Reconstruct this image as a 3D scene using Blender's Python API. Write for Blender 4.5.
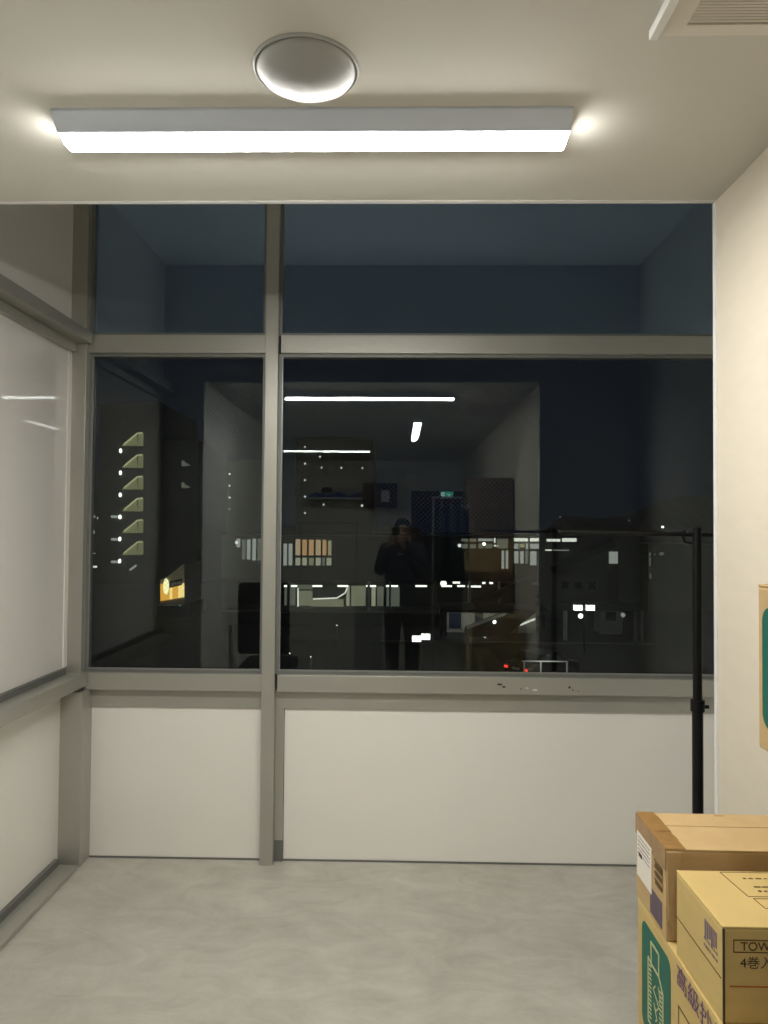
import bpy, bmesh, math, random
from mathutils import Vector, Matrix, Euler

for o in list(bpy.data.objects):
    bpy.data.objects.remove(o)
SC = bpy.context.scene
COL = SC.collection
PI = math.pi
random.seed(4)

# ------------------------------------------------------------------ camera
F = 712.0
EYE = 1.59
YAW, PITCH, ROLL = 0.0196, 0.02416, 0.00765
cam_data = bpy.data.cameras.new('camera')
cam_data.sensor_fit = 'VERTICAL'
cam_data.sensor_height = 36.0
cam_data.lens = F / 1024 * 36.0
cam_data.clip_start = 0.02
cam_data.clip_end = 1000
cam = bpy.data.objects.new('camera', cam_data)
COL.objects.link(cam)
CR = Matrix.Rotation(YAW, 3, 'Z') @ Matrix.Rotation(PI / 2 + PITCH, 3, 'X') @ Matrix.Rotation(ROLL, 3, 'Z')
cam.matrix_world = Matrix.Translation((0, 0, EYE)) @ CR.to_4x4()
SC.camera = cam

# ------------------------------------------------------------------ world: clear night sky over a town
W = bpy.data.worlds.new('night_sky')
SC.world = W
W.use_nodes = True
wn, wl = W.node_tree.nodes, W.node_tree.links
wn.clear()
w_out = wn.new('ShaderNodeOutputWorld')
w_bg = wn.new('ShaderNodeBackground')
w_bg.inputs['Color'].default_value = (0.16, 0.27, 0.52, 1)
w_bg.inputs['Strength'].default_value = 0.014
wl.new(w_bg.outputs[0], w_out.inputs[0])

# ------------------------------------------------------------------ exposure and lamp levels
SC.view_settings.view_transform = 'Standard'
SC.view_settings.look = 'None'
SC.view_settings.exposure = 0.0
SC.view_settings.gamma = 1.0
SC.view_settings.use_curve_mapping = False
SC.cycles.use_denoising = True
SC.cycles.max_bounces = 12
SC.cycles.diffuse_bounces = 6
SC.cycles.glossy_bounces = 6
SC.cycles.transparent_max_bounces = 24
SC.cycles.blur_glossy = 0.0
SC.cycles.sample_clamp_indirect = 40.0
SC.cycles.caustics_reflective = False
SC.cycles.caustics_refractive = False
LAMP = 132.0                                  # radiance of the long light's diffuser by the window
LAMP_BACK = 44.0                              # the two lights farther back
LAMP_COL = (1.0, 0.972, 0.915)
NIGHT = 1.0                                   # level of the lights out in the street


# ------------------------------------------------------------------ materials
def srgb(r, g, b):
    f = lambda c: (c / 255 / 12.92) if c <= 10.3 else ((c / 255 + 0.055) / 1.055) ** 2.4
    return (f(r), f(g), f(b), 1)


def mat(name, col, rough=0.5, metal=0.0, spec=0.5, noise=0.0, nscale=8.0, bump=0.0, bscale=60.0, stretch=None, detail=4):
    m = bpy.data.materials.new(name)
    m.use_nodes = True
    n, l = m.node_tree.nodes, m.node_tree.links
    b = n['Principled BSDF']
    b.inputs['Base Color'].default_value = col
    b.inputs['Roughness'].default_value = rough
    b.inputs['Metallic'].default_value = metal
    b.inputs['Specular IOR Level'].default_value = spec
    tc = n.new('ShaderNodeTexCoord')
    src = tc.outputs['Object']
    if stretch:
        mp = n.new('ShaderNodeMapping')
        mp.inputs['Scale'].default_value = stretch
        l.new(src, mp.inputs[0])
        src = mp.outputs[0]
    if noise:
        t = n.new('ShaderNodeTexNoise')
        t.inputs['Scale'].default_value = nscale
        t.inputs['Detail'].default_value = detail
        l.new(src, t.inputs['Vector'])
        mr = n.new('ShaderNodeMapRange')
        mr.inputs[1].default_value = 0.3
        mr.inputs[2].default_value = 0.7
        mr.inputs[3].default_value = 1 - noise
        mr.inputs[4].default_value = 1 + noise
        l.new(t.outputs['Fac'], mr.inputs[0])
        mx = n.new('ShaderNodeMix')
        mx.data_type = 'RGBA'
        mx.blend_type = 'MULTIPLY'
        mx.inputs['Factor'].default_value = 1
        mx.inputs[6].default_value = col
        l.new(mr.outputs[0], mx.inputs[7])
        l.new(mx.outputs[2], b.inputs['Base Color'])
    if bump:
        t2 = n.new('ShaderNodeTexNoise')
        t2.inputs['Scale'].default_value = bscale
        t2.inputs['Detail'].default_value = 3
        l.new(src, t2.inputs['Vector'])
        bp = n.new('ShaderNodeBump')
        bp.inputs['Strength'].default_value = bump
        bp.inputs['Distance'].default_value = 0.002
        l.new(t2.outputs['Fac'], bp.inputs['Height'])
        l.new(bp.outputs[0], b.inputs['Normal'])
    return m


def emit(name, col, strength):
    m = bpy.data.materials.new(name)
    m.use_nodes = True
    n, l = m.node_tree.nodes, m.node_tree.links
    n.clear()
    o = n.new('ShaderNodeOutputMaterial')
    e = n.new('ShaderNodeEmission')
    e.inputs[0].default_value = (*col[:3], 1)
    e.inputs[1].default_value = strength
    l.new(e.outputs[0], o.inputs[0])
    return m


def glass_mat(name, ior, tint):
    """clear window glass: one face reflects by Fresnel, the rest passes straight through"""
    m = bpy.data.materials.new(name)
    m.use_nodes = True
    n, l = m.node_tree.nodes, m.node_tree.links
    n.clear()
    o = n.new('ShaderNodeOutputMaterial')
    mix = n.new('ShaderNodeMixShader')
    tr = n.new('ShaderNodeBsdfTransparent')
    tr.inputs[0].default_value = (0.97, 0.985, 0.98, 1)
    gl = n.new('ShaderNodeBsdfGlossy')
    gl.inputs['Color'].default_value = tint
    gl.inputs['Roughness'].default_value = 0.0
    geo = n.new('ShaderNodeNewGeometry')
    mr = n.new('ShaderNodeMapRange')
    mr.inputs[3].default_value = ior
    mr.inputs[4].default_value = 1 / ior
    l.new(geo.outputs['Backfacing'], mr.inputs[0])
    fr = n.new('ShaderNodeFresnel')
    l.new(mr.outputs[0], fr.inputs['IOR'])
    l.new(fr.outputs[0], mix.inputs[0])
    l.new(tr.outputs[0], mix.inputs[1])
    l.new(gl.outputs[0], mix.inputs[2])
    l.new(mix.outputs[0], o.inputs[0])
    return m


def floor_mat():
    m = mat('floor_vinyl', srgb(176, 172, 162), 0.42, spec=0.4)
    n, l = m.node_tree.nodes, m.node_tree.links
    b = n['Principled BSDF']
    tc = n.new('ShaderNodeTexCoord')
    big = n.new('ShaderNodeTexNoise'); big.inputs['Scale'].default_value = 3.2; big.inputs['Detail'].default_value = 9; big.inputs['Roughness'].default_value = 0.66; big.inputs['Distortion'].default_value = 0.7
    mp = n.new('ShaderNodeMapping'); mp.inputs['Rotation'].default_value = (0, 0, 0.9); mp.inputs['Scale'].default_value = (1.6, 3.2, 1)
    st = n.new('ShaderNodeTexNoise'); st.inputs['Scale'].default_value = 2.2; st.inputs['Detail'].default_value = 7; st.inputs['Roughness'].default_value = 0.7; st.inputs['Distortion'].default_value = 1.5
    br = n.new('ShaderNodeTexBrick'); br.offset = 0.5
    br.inputs['Color1'].default_value = (0.47, 0.47, 0.47, 1); br.inputs['Color2'].default_value = (0.53, 0.53, 0.53, 1); br.inputs['Mortar'].default_value = (0.49, 0.49, 0.49, 1)
    br.inputs['Scale'].default_value = 1.0; br.inputs['Mortar Size'].default_value = 0.001; br.inputs['Brick Width'].default_value = 0.6; br.inputs['Row Height'].default_value = 0.6
    l.new(tc.outputs['Object'], big.inputs['Vector']); l.new(tc.outputs['Object'], mp.inputs[0]); l.new(mp.outputs[0], st.inputs['Vector']); l.new(tc.outputs['Object'], br.inputs['Vector'])
    a1 = n.new('ShaderNodeMath'); a1.operation = 'ADD'; l.new(big.outputs['Fac'], a1.inputs[0]); l.new(st.outputs['Fac'], a1.inputs[1])
    a2 = n.new('ShaderNodeMath'); a2.operation = 'ADD'; l.new(a1.outputs[0], a2.inputs[0]); l.new(br.outputs['Color'], a2.inputs[1])
    cr = n.new('ShaderNodeValToRGB')
    mr = n.new('ShaderNodeMapRange'); mr.inputs[1].default_value = 1.0; mr.inputs[2].default_value = 2.0
    l.new(a2.outputs[0], mr.inputs[0]); l.new(mr.outputs[0], cr.inputs[0])
    cr.color_ramp.elements[0].position = 0.2; cr.color_ramp.elements[0].color = srgb(174, 171, 160)
    cr.color_ramp.elements[1].position = 0.8; cr.color_ramp.elements[1].color = srgb(204, 201, 191)
    l.new(cr.outputs[0], b.inputs['Base Color'])
    bp = n.new('ShaderNodeBump'); bp.inputs['Strength'].default_value = 0.08; bp.inputs['Distance'].default_value = 0.003
    l.new(a1.outputs[0], bp.inputs['Height']); l.new(bp.outputs[0], b.inputs['Normal'])
    return m


M = {
    'floor': floor_mat(),
    'ceiling': mat('ceiling_paint', srgb(200, 198, 189), 0.9, noise=0.015, nscale=3, bump=0.05, bscale=200),
    'wall': mat('wallpaper', srgb(214, 206, 189), 0.85, noise=0.02, nscale=4, bump=0.25, bscale=45, stretch=(2, 2, 7)),
    'wall_back': mat('wallpaper_back', srgb(232, 231, 224), 0.85, noise=0.03, nscale=3),
    'reveal': mat('bay_plaster', srgb(222, 225, 230), 0.9, noise=0.03, nscale=3),
    'bay_ceiling': mat('bay_ceiling_paint', srgb(236, 238, 242), 0.9),
    'frame': mat('grey_aluminium', srgb(176, 175, 166), 0.36, metal=0.45, spec=0.5, noise=0.02, nscale=5),
    'frame_dark': mat('grey_gasket', srgb(108, 109, 105), 0.5),
    'bead': mat('glazing_bead', srgb(150, 152, 150), 0.3, metal=0.4),
    'panel': mat('white_panel', srgb(240, 238, 232), 0.22, spec=0.4, noise=0.01, nscale=1.5),
    'gloss': mat('glossy_white_panel', srgb(228, 226, 221), 0.012, spec=0.55),
    'glass': glass_mat('window_glass', 1.5, (0.88, 0.97, 1.0, 1)),
    'glass_up': glass_mat('upper_glass', 3.6, (0.56, 0.76, 1.0, 1)),  # raised IOR and blue tint stand in for flare haze below the lamp
    'wire': mat('glass_wire', srgb(62, 62, 60), 0.6),
    'white': mat('white_enamel', srgb(226, 226, 224), 0.45, noise=0.01),
    'lamp_body': mat('lamp_enamel', srgb(202, 210, 224), 0.4, noise=0.01),
    'diffuser': emit('lamp_diffuser', LAMP_COL, LAMP),
    'diffuser_back': emit('lamp_diffuser_back', LAMP_COL, LAMP_BACK),
    'cap': mat('vent_cap_plastic', srgb(158, 159, 157), 0.4, noise=0.01),
    'vent': mat('vent_plastic', srgb(214, 208, 198), 0.5, noise=0.01),
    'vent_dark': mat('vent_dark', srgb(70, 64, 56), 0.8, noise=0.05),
    'black': mat('black_steel', srgb(13, 13, 14), 0.45, spec=0.25, noise=0.05),
    'black2': mat('black_fabric', srgb(20, 20, 22), 0.85, noise=0.1, nscale=40),
    'card': mat('cardboard', srgb(186, 158, 112), 0.8, noise=0.05, nscale=14, bump=0.12, bscale=90, stretch=(1, 1, 4)),
    'card2': mat('yellow_cardboard', srgb(196, 171, 110), 0.7, noise=0.04, nscale=12, bump=0.1, bscale=90, stretch=(1, 1, 4)),
    'card3': mat('brown_cardboard', srgb(112, 94, 74), 0.85, noise=0.06, nscale=10),
    'tape': mat('brown_tape', srgb(152, 118, 72), 0.26, noise=0.14, nscale=30, bump=0.5, bscale=60),
    'green': mat('green_print', srgb(14, 96, 80), 0.55, noise=0.05),
    'cream': mat('cream_print', srgb(188, 190, 140), 0.6, noise=0.02),
    'purple': mat('purple_print', srgb(96, 66, 100), 0.6, noise=0.04),
    'ink': mat('brown_ink', srgb(92, 70, 34), 0.7, noise=0.05),
    'inkblack': mat('dark_ink', srgb(52, 48, 44), 0.7, noise=0.05),
    'orange': mat('orange_ink', srgb(176, 92, 30), 0.7, noise=0.05),
    'ink_violet': mat('violet_ink', srgb(112, 98, 110), 0.7, noise=0.05),
    'paper': mat('white_paper', srgb(228, 222, 212), 0.6, noise=0.02),
    'navy': mat('navy_cloth', srgb(34, 44, 64), 0.85, noise=0.12, nscale=30),
    'trouser': mat('black_trouser_cloth', srgb(24, 26, 30), 0.85, noise=0.12, nscale=30),
    'skin': mat('skin', srgb(172, 142, 124), 0.55, noise=0.04, nscale=20),
    'hair': mat('black_hair', srgb(22, 19, 18), 0.5, noise=0.2, nscale=60),
    'eye_white': mat('eye_white', srgb(222, 218, 212), 0.3, noise=0.01),
    'lip': mat('lip', srgb(150, 92, 84), 0.5, noise=0.03),
    'blue': mat('blue_cloth', srgb(72, 98, 178), 0.8, noise=0.1, nscale=25),
    'grey_metal': mat('pale_grey_steel', srgb(176, 178, 178), 0.35, metal=0.3, noise=0.02),
    'grey_cab': mat('grey_cabinet_steel', srgb(150, 152, 152), 0.5, noise=0.02),
    'wood': mat('dark_brown_wood', srgb(82, 60, 46), 0.55, noise=0.15, nscale=6, stretch=(8, 8, 1)),
    'door': mat('dark_door', srgb(40, 42, 42), 0.5, noise=0.05),
    'exit_green': emit('exit_green', (0.05, 0.75, 0.42), 2.2),
    'exit_white': emit('exit_white', (0.8, 1.0, 0.92), 3.0),
    # the town outside
    'asphalt': mat('asphalt', srgb(52, 54, 56), 0.9, noise=0.2, nscale=0.6),
    'concrete': mat('concrete', srgb(112, 112, 108), 0.85, noise=0.08, nscale=0.5),
    'concrete_dk': mat('dark_concrete', srgb(62, 64, 62), 0.9, noise=0.1, nscale=0.4),
    'concrete_lt': mat('pale_concrete', srgb(196, 194, 182), 0.8, noise=0.05, nscale=0.5),
    'hill': mat('wooded_hill', srgb(24, 30, 26), 1.0, noise=0.3, nscale=0.05),
    'steel_dk': mat('dark_steel', srgb(40, 42, 44), 0.5, noise=0.05),
    'blue_pane': mat('blue_shutter', srgb(44, 56, 84), 0.5, noise=0.05),
    'frame_mid': mat('window_frame_grey', srgb(124, 126, 122), 0.45, metal=0.2, noise=0.02),
    'car': mat('car_paint', srgb(60, 20, 22), 0.25, noise=0.02),
    'car_glass': mat('car_glass', srgb(18, 20, 24), 0.1, noise=0.02),
    'rubber': mat('rubber', srgb(16, 16, 16), 0.8, noise=0.05),
    'rail': mat('white_rail', srgb(214, 214, 208), 0.5, noise=0.03),
    'tail': emit('tail_light', (1.0, 0.05, 0.04), 1.2),
    'w_bright': emit('lit_white', (0.95, 1.0, 0.86), 0.75 * NIGHT),
    'w_mid': emit('lit_grey_white', (0.9, 1.0, 0.88), 0.26 * NIGHT),
    'w_dim': emit('lit_dim', (0.85, 0.95, 0.72), 0.10 * NIGHT),
    'w_yellow': emit('lit_yellow', (1.0, 0.92, 0.5), 0.22 * NIGHT),
    'w_hall': emit('lit_hall', (0.92, 0.98, 0.62), 0.15 * NIGHT),
    'w_hall2': emit('lit_hall_bright', (0.92, 0.98, 0.66), 0.26 * NIGHT),
    'w_curtain': emit('lit_orange_curtain', (1.0, 0.62, 0.28), 0.34 * NIGHT),
    'w_curtain2': emit('lit_tan_curtain', (1.0, 0.78, 0.45), 0.32 * NIGHT),
    'w_stair': emit('lit_stairwell', (0.9, 0.95, 0.42), 0.13 * NIGHT),
    'w_stair2': emit('lit_stairwell_edge', (0.92, 0.97, 0.5), 0.34 * NIGHT),
    'lamp_w': emit('street_white', (0.95, 1.0, 0.92), 2.6 * NIGHT),
    'lamp_s': emit('small_white', (0.92, 1.0, 0.95), 0.8 * NIGHT),
    'tube': emit('platform_tube', (0.95, 1.0, 0.85), 1.6 * NIGHT),
    'sign_o': emit('sign_orange', (1.0, 0.52, 0.07), 0.75 * NIGHT),
    'sign_y': emit('sign_yellow', (1.0, 0.78, 0.28), 1.0 * NIGHT),
    'sign_oval': emit('sign_oval', (1.0, 0.98, 0.5), 1.1 * NIGHT),
    'sign_band': mat('sign_band', srgb(40, 48, 30), 0.6, noise=0.05),
}
for k in ('w_bright', 'w_mid', 'w_dim', 'w_yellow', 'w_hall', 'w_hall2', 'w_curtain', 'w_curtain2', 'w_stair', 'w_stair2', 'lamp_s',
          'sign_o', 'sign_y', 'sign_oval', 'tail', 'tube', 'exit_green', 'exit_white'):
    M[k].cycles.emission_sampling = 'NONE'


# ------------------------------------------------------------------ building helpers
def local_matrix(o):
    m = Matrix.Translation(o.location) @ o.rotation_euler.to_matrix().to_4x4()
    return (local_matrix(o.parent) @ m) if o.parent else m


class MB:
    """collects simple shapes and links them as ONE mesh object"""
    def __init__(self):
        self.v, self.f = [], []

    def add(self, vs, fs):
        n = len(self.v)
        self.v += [Vector(p) for p in vs]
        self.f += [[i + n for i in f] for f in fs]
        return self

    def box(self, x0, x1, y0, y1, z0, z1):
        return self.add([(x0, y0, z0), (x1, y0, z0), (x1, y1, z0), (x0, y1, z0), (x0, y0, z1), (x1, y0, z1), (x1, y1, z1), (x0, y1, z1)],
                        [(3, 2, 1, 0), (4, 5, 6, 7), (0, 1, 5, 4), (1, 2, 6, 5), (2, 3, 7, 6), (3, 0, 4, 7)])

    def bar(self, a, b, w, h, up=(0, 0, 1)):
        a, b, up = Vector(a), Vector(b), Vector(up)
        d = (b - a).normalized()
        s = d.cross(up)
        if s.length < 1e-6:
            s = d.cross(Vector((1, 0, 0)))
        s.normalize()
        u = s.cross(d)
        vs = []
        for p in (a, b):
            vs += [p - s * w / 2 - u * h / 2, p + s * w / 2 - u * h / 2, p + s * w / 2 + u * h / 2, p - s * w / 2 + u * h / 2]
        return self.add(vs, [(3, 2, 1, 0), (4, 5, 6, 7), (0, 1, 5, 4), (1, 2, 6, 5), (2, 3, 7, 6), (3, 0, 4, 7)])

    def tube(self, a, b, r, r2=None, n=14):
        a, b = Vector(a), Vector(b)
        r2 = r if r2 is None else r2
        d = (b - a).normalized()
        s = d.orthogonal().normalized()
        t = d.cross(s)
        vs = [a + (s * math.cos(k * 2 * PI / n) + t * math.sin(k * 2 * PI / n)) * r for k in range(n)]
        vs += [b + (s * math.cos(k * 2 * PI / n) + t * math.sin(k * 2 * PI / n)) * r2 for k in range(n)]
        fs = [(k, (k + 1) % n, n + (k + 1) % n, n + k) for k in range(n)]
        fs += [tuple(reversed(range(n))), tuple(range(n, 2 * n))]
        return self.add(vs, fs)

    def path(self, pts, r, n=10):
        for p, q in zip(pts, pts[1:]):
            self.tube(p, q, r, n=n)
        for p in pts[1:-1]:
            self.ball(p, (r, r, r), n, 6)
        return self

    def ball(self, c, rad, n=16, m=10, rot=None):
        c = Vector(c)
        vs, fs = [], []
        R = rot or Matrix.Identity(3)
        for i in range(1, m):
            th = PI * i / m
            for k in range(n):
                ph = 2 * PI * k / n
                vs.append(c + R @ Vector((rad[0] * math.sin(th) * math.cos(ph), rad[1] * math.sin(th) * math.sin(ph), rad[2] * math.cos(th))))
        vs += [c + R @ Vector((0, 0, rad[2])), c + R @ Vector((0, 0, -rad[2]))]
        T, B = len(vs) - 2, len(vs) - 1
        for i in range(m - 2):
            for k in range(n):
                fs.append((i * n + k, (i + 1) * n + k, (i + 1) * n + (k + 1) % n, i * n + (k + 1) % n))
        for k in range(n):
            fs.append((T, k, (k + 1) % n))
            fs.append((B, (m - 2) * n + (k + 1) % n, (m - 2) * n + k))
        return self.add(vs, fs)

    def limb(self, a, b, r0, r1, n=16):
        self.tube(a, b, r0, r1, n)
        self.ball(a, (r0, r0, r0), n, 8)
        self.ball(b, (r1, r1, r1), n, 8)
        return self

    def prism(self, pts, ext):
        """a polygon given by 3-D points, thickened along ext"""
        pts = [Vector(p) for p in pts]
        ext = Vector(ext)
        n = len(pts)
        vs = pts + [p + ext for p in pts]
        fs = [tuple(range(n - 1, -1, -1)), tuple(range(n, 2 * n))] + [(k, (k + 1) % n, n + (k + 1) % n, n + k) for k in range(n)]
        return self.add(vs, fs)

    def loft(self, c, rings, n=28):
        """stacked ellipses (z, half width, half depth, y shift) about the vertical through c"""
        vs, fs = [], []
        for z, w, d, yo in rings:
            vs += [(c[0] + w * math.cos(2 * PI * k / n), c[1] + yo + d * math.sin(2 * PI * k / n), z) for k in range(n)]
        for i in range(len(rings) - 1):
            fs += [(i * n + k, i * n + (k + 1) % n, (i + 1) * n + (k + 1) % n, (i + 1) * n + k) for k in range(n)]
        fs += [tuple(reversed(range(n))), tuple(range((len(rings) - 1) * n, len(rings) * n))]
        return self.add(vs, fs)

    def lathe(self, c, prof, n=48):
        """profile of (radius, z) about the vertical through c, closed on the axis at both ends"""
        c = Vector(c)
        vs, fs = [], []
        for r, z in prof:
            for k in range(n):
                vs.append(c + Vector((r * math.cos(2 * PI * k / n), r * math.sin(2 * PI * k / n), z)))
        for i in range(len(prof) - 1):
            for k in range(n):
                fs.append((i * n + k, i * n + (k + 1) % n, (i + 1) * n + (k + 1) % n, (i + 1) * n + k))
        fs.append(tuple(reversed(range(n))))
        fs.append(tuple(range((len(prof) - 1) * n, len(prof) * n)))
        return self.add(vs, fs)

    def mesh(self, name, m, inv=None, smooth=False):
        me = bpy.data.meshes.new(name)
        me.from_pydata([tuple(inv @ p) if inv else tuple(p) for p in self.v], [], self.f)
        bm = bmesh.new()
        bm.from_mesh(me)
        bmesh.ops.recalc_face_normals(bm, faces=bm.faces)
        bm.to_mesh(me)
        bm.free()
        if smooth:
            for p in me.polygons:
                p.use_smooth = True
        if m:
            me.materials.append(m)
        return me

    def build(self, name, m, parent=None, local=False, bevel=0.0, smooth=False, origin=None):
        """vertices are world positions (or the parent's own frame when local)"""
        inv = None
        loc = Vector((0, 0, 0))
        if parent and not local:
            inv = local_matrix(parent).inverted()
        elif not parent:
            if origin is None:
                xs = [p.x for p in self.v]; ys = [p.y for p in self.v]; zs = [p.z for p in self.v]
                origin = ((min(xs) + max(xs)) / 2, (min(ys) + max(ys)) / 2, min(zs))
            loc = Vector(origin)
            inv = Matrix.Translation(-loc)
        o = bpy.data.objects.new(name, self.mesh(name, m, inv, smooth))
        COL.objects.link(o)
        o.parent = parent
        o.location = loc
        if bevel:
            b = o.modifiers.new('bevel', 'BEVEL')
            b.width = bevel
            b.segments = 2
            b.limit_method = 'ANGLE'
        return o


def empty(name, loc, rz=0.0):
    o = bpy.data.objects.new(name, None)
    COL.objects.link(o)
    o.location = loc
    o.rotation_euler = (0, 0, rz)
    o.empty_display_size = 0.1
    return o


def tag(o, label, cat, group=None):
    o['label'] = label
    o['category'] = cat
    if group:
        o['group'] = group
    return o


def struct(o):
    o['kind'] = 'structure'
    return o


def dup(root):
    r = root.copy()
    COL.objects.link(r)
    for ch in list(root.children):
        c = ch.copy()
        COL.objects.link(c)
        c.parent = r
        for g in ch.children:
            d = g.copy()
            COL.objects.link(d)
            d.parent = c
    return r


def ray(px, py):
    return CR @ Vector(((px - 384) / F, -(py - 512) / F, -1))


def at(px, py, Y):
    """the point at distance Y out from the camera that is seen at a pixel of the photograph"""
    d = ray(px, py)
    return Vector((0, 0, EYE)) + d * (Y / d.y)


def text_part(name, s, m, parent, origin, ux, uy, size, thick=0.0006, wide=1.0, bold=0.0):
    """flat lettering as a thin mesh: ux is the reading direction, uy is up (in the parent's frame)"""
    cu = bpy.data.curves.new('lettering', 'FONT')
    cu.body = s
    cu.size = 1.0
    cu.extrude = 0.0
    cu.offset = bold
    tmp = bpy.data.objects.new('lettering', cu)
    COL.objects.link(tmp)
    dg = bpy.context.evaluated_depsgraph_get()
    me = bpy.data.meshes.new_from_object(tmp.evaluated_get(dg))
    bpy.data.objects.remove(tmp)
    ux, uy = Vector(ux).normalized(), Vector(uy).normalized()
    un = ux.cross(uy)
    o0 = Vector(origin)
    for v in me.vertices:
        v.co = o0 + ux * v.co.x * size * wide + uy * v.co.y * size + un * thick
    me.name = name
    me.materials.clear()
    me.materials.append(m)
    o = bpy.data.objects.new(name, me)
    COL.objects.link(o)
    o.parent = parent
    return o


# ------------------------------------------------------------------ the room: planes
CEIL = 2.573            # ceiling
EDGE = 2.112            # where ceiling and side walls stop and the glazed bay begins
XR = 0.938              # right wall
XL = -1.305             # left wall
MF, SF, PF, GL = 3.385, 3.392, 3.442, 3.425      # mullion front, sill front, lower panel, glass
BL, BR = -1.475, 1.60   # bay: left rail plane, right end wall
BW = -1.503             # left edge of the front windows
BAYTOP = 3.36
BACK = -3.35

struct(MB().box(-2.8, 1.9, BACK - 0.2, 3.62, -0.2, 0.0).build('floor', M['floor']))
struct(MB().box(-2.8, 1.9, BACK - 0.2, EDGE, CEIL, BAYTOP + 0.12).build('ceiling', M['ceiling']))
struct(MB().box(-1.9, 1.9, EDGE, 3.62, BAYTOP, BAYTOP + 0.12).build('ceiling', M['bay_ceiling']))
struct(MB().box(XR, 1.9, BACK, EDGE, 0, CEIL).build('wall_right', M['wall']))
struct(MB().box(-2.8, XL, -0.45, EDGE, 0, CEIL).build('wall_left', M['wall_back']))
struct(MB().box(-2.8, -2.6, BACK, -0.45, 0, CEIL).build('wall_left', M['wall_back']))
struct(MB().box(-2.8, 1.9, BACK - 0.2, BACK, 0, CEIL).build('wall_back', M['wall_back']))
struct(MB().box(BR, BR + 0.3, EDGE, 3.62, 0, BAYTOP).build('wall_right', M['wall_back']))
# the narrow faces that the side walls turn towards the window
struct(MB().box(-1.72, XL, EDGE, EDGE + 0.012, 0, BAYTOP).build('trim_1', M['reveal']))
struct(MB().box(XR + 0.004, BR, EDGE, EDGE + 0.012, 0, BAYTOP).build('trim_2', M['reveal']))
struct(MB().box(XL, XR + 0.004, EDGE, EDGE + 0.012, CEIL + 0.004, BAYTOP).build('trim_3', M['reveal']))
# slim white edge bead round the opening
eb = MB().box(XL, XR, EDGE - 0.004, EDGE + 0.014, CEIL - 0.001, CEIL + 0.003)
struct(eb.build('trim_4', M['white']))
struct(MB().box(XR - 0.003, XR + 0.006, EDGE - 0.004, EDGE + 0.016, 0, CEIL - 0.003).build('trim_5', M['white']))

# ------------------------------------------------------------------ front glazing
wf = struct(empty('wall_front', (0, PF, 0)))
ML, MR_ = -0.642, -0.580          # mullion edges
T0, T1 = 2.433, 2.520             # transom
S0, S1 = 0.813, 0.893             # sill rail
MB().box(ML, MR_, MF, PF + 0.04, 0, BAYTOP).build('mullion', M['frame'], wf, bevel=0.002)
MB().box(MR_, MR_ + 0.04, PF - 0.012, PF + 0.02, 0.10, 0.727).build('mullion_side_strip', M['frame'], wf)
MB().box(MR_, MR_ + 0.04, PF - 0.014, PF + 0.02, 0.0, 0.10).build('mullion_foot', M['frame_dark'], wf)
for (a, b) in ((BW, ML), (MR_, BR)):
    o = MB().box(a + (0.012 if a == MR_ else 0), b, SF, PF + 0.04, T0, T1).build('transom', M['frame'], wf, bevel=0.002)
    s = MB().box(a + (0.012 if a == MR_ else 0), b, SF, PF + 0.04, S0, S1).build('sill_rail', M['frame'], wf, bevel=0.002)
    MB().box(a, b, PF - 0.012, PF + 0.02, 0.727, S0).build('panel_head', M['frame'], wf)
    MB().box(a, b, PF - 0.004, PF + 0.02, 0.0, 0.008).build('floor_track', M['frame_dark'], wf)
    lo = a + (0.042 if a == MR_ else 0.012)
    MB().box(lo, b - 0.002, PF, PF + 0.02, 0.008, 0.727).build('lower_panel', M['panel'], wf)
    sill = s
# paint chips and scuffs on the right sill rail
for (px, py, w, h) in ((500, 684.5, .016, .007), (504, 687, .010, .006), (569.5, 687.5, .007, .008), (573, 690, .006, .004), (578, 691, .005, .003), (521, 689, .006, .003)):
    p = at(px, py, SF)
    k = [(p.x + w * math.cos(q) * random.uniform(.6, 1), SF - .0006, p.z + h * math.sin(q) * random.uniform(.6, 1)) for q in [i * PI / 4 for i in range(8)]]
    MB().prism(k, (0, .0008, 0)).build('paint_chip', M['vent_dark'], sill)
for (px, py, w, h) in ((535, 690, .018, .007), (527, 688, .012, .003)):
    p = at(px, py, SF)
    k = [(p.x + w * math.cos(q) * random.uniform(.6, 1), SF - .0006, p.z + h * math.sin(q) * random.uniform(.6, 1)) for q in [i * PI / 4 for i in range(8)]]
    MB().prism(k, (0, .0008, 0)).build('scuff', M['white'], sill)
# corner post with its darker return at the window side
MB().box(-1.60, BL, MF - 0.05, PF + 0.04, 0, S0).build('corner_post', M['frame'], wf, bevel=0.002)
MB().box(-1.60, BW, MF - 0.01, PF + 0.04, S0, BAYTOP).build('corner_post', M['frame'], wf, bevel=0.002)


def mesh_wires(x0, x1, z0, z1, y, pitch=0.022, r=0.0004):
    b = MB()
    w, h = x1 - x0, z1 - z0
    for sgn in (1, -1):
        c = -h if sgn == 1 else 0
        end = w if sgn == 1 else w + h
        while c < end:
            # x = c + t (sgn 1) or x = c - t (sgn -1), z = t
            if sgn == 1:
                t0, t1 = max(0, -c), min(h, w - c)
            else:
                t0, t1 = max(0, c - w), min(h, c)
            if t1 - t0 > 0.01:
                p = Vector((x0 + c + sgn * t0, y, z0 + t0)); q = Vector((x0 + c + sgn * t1, y, z0 + t1))
                b.tube(p, q, r, n=3)
            c += pitch
    return b


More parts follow.
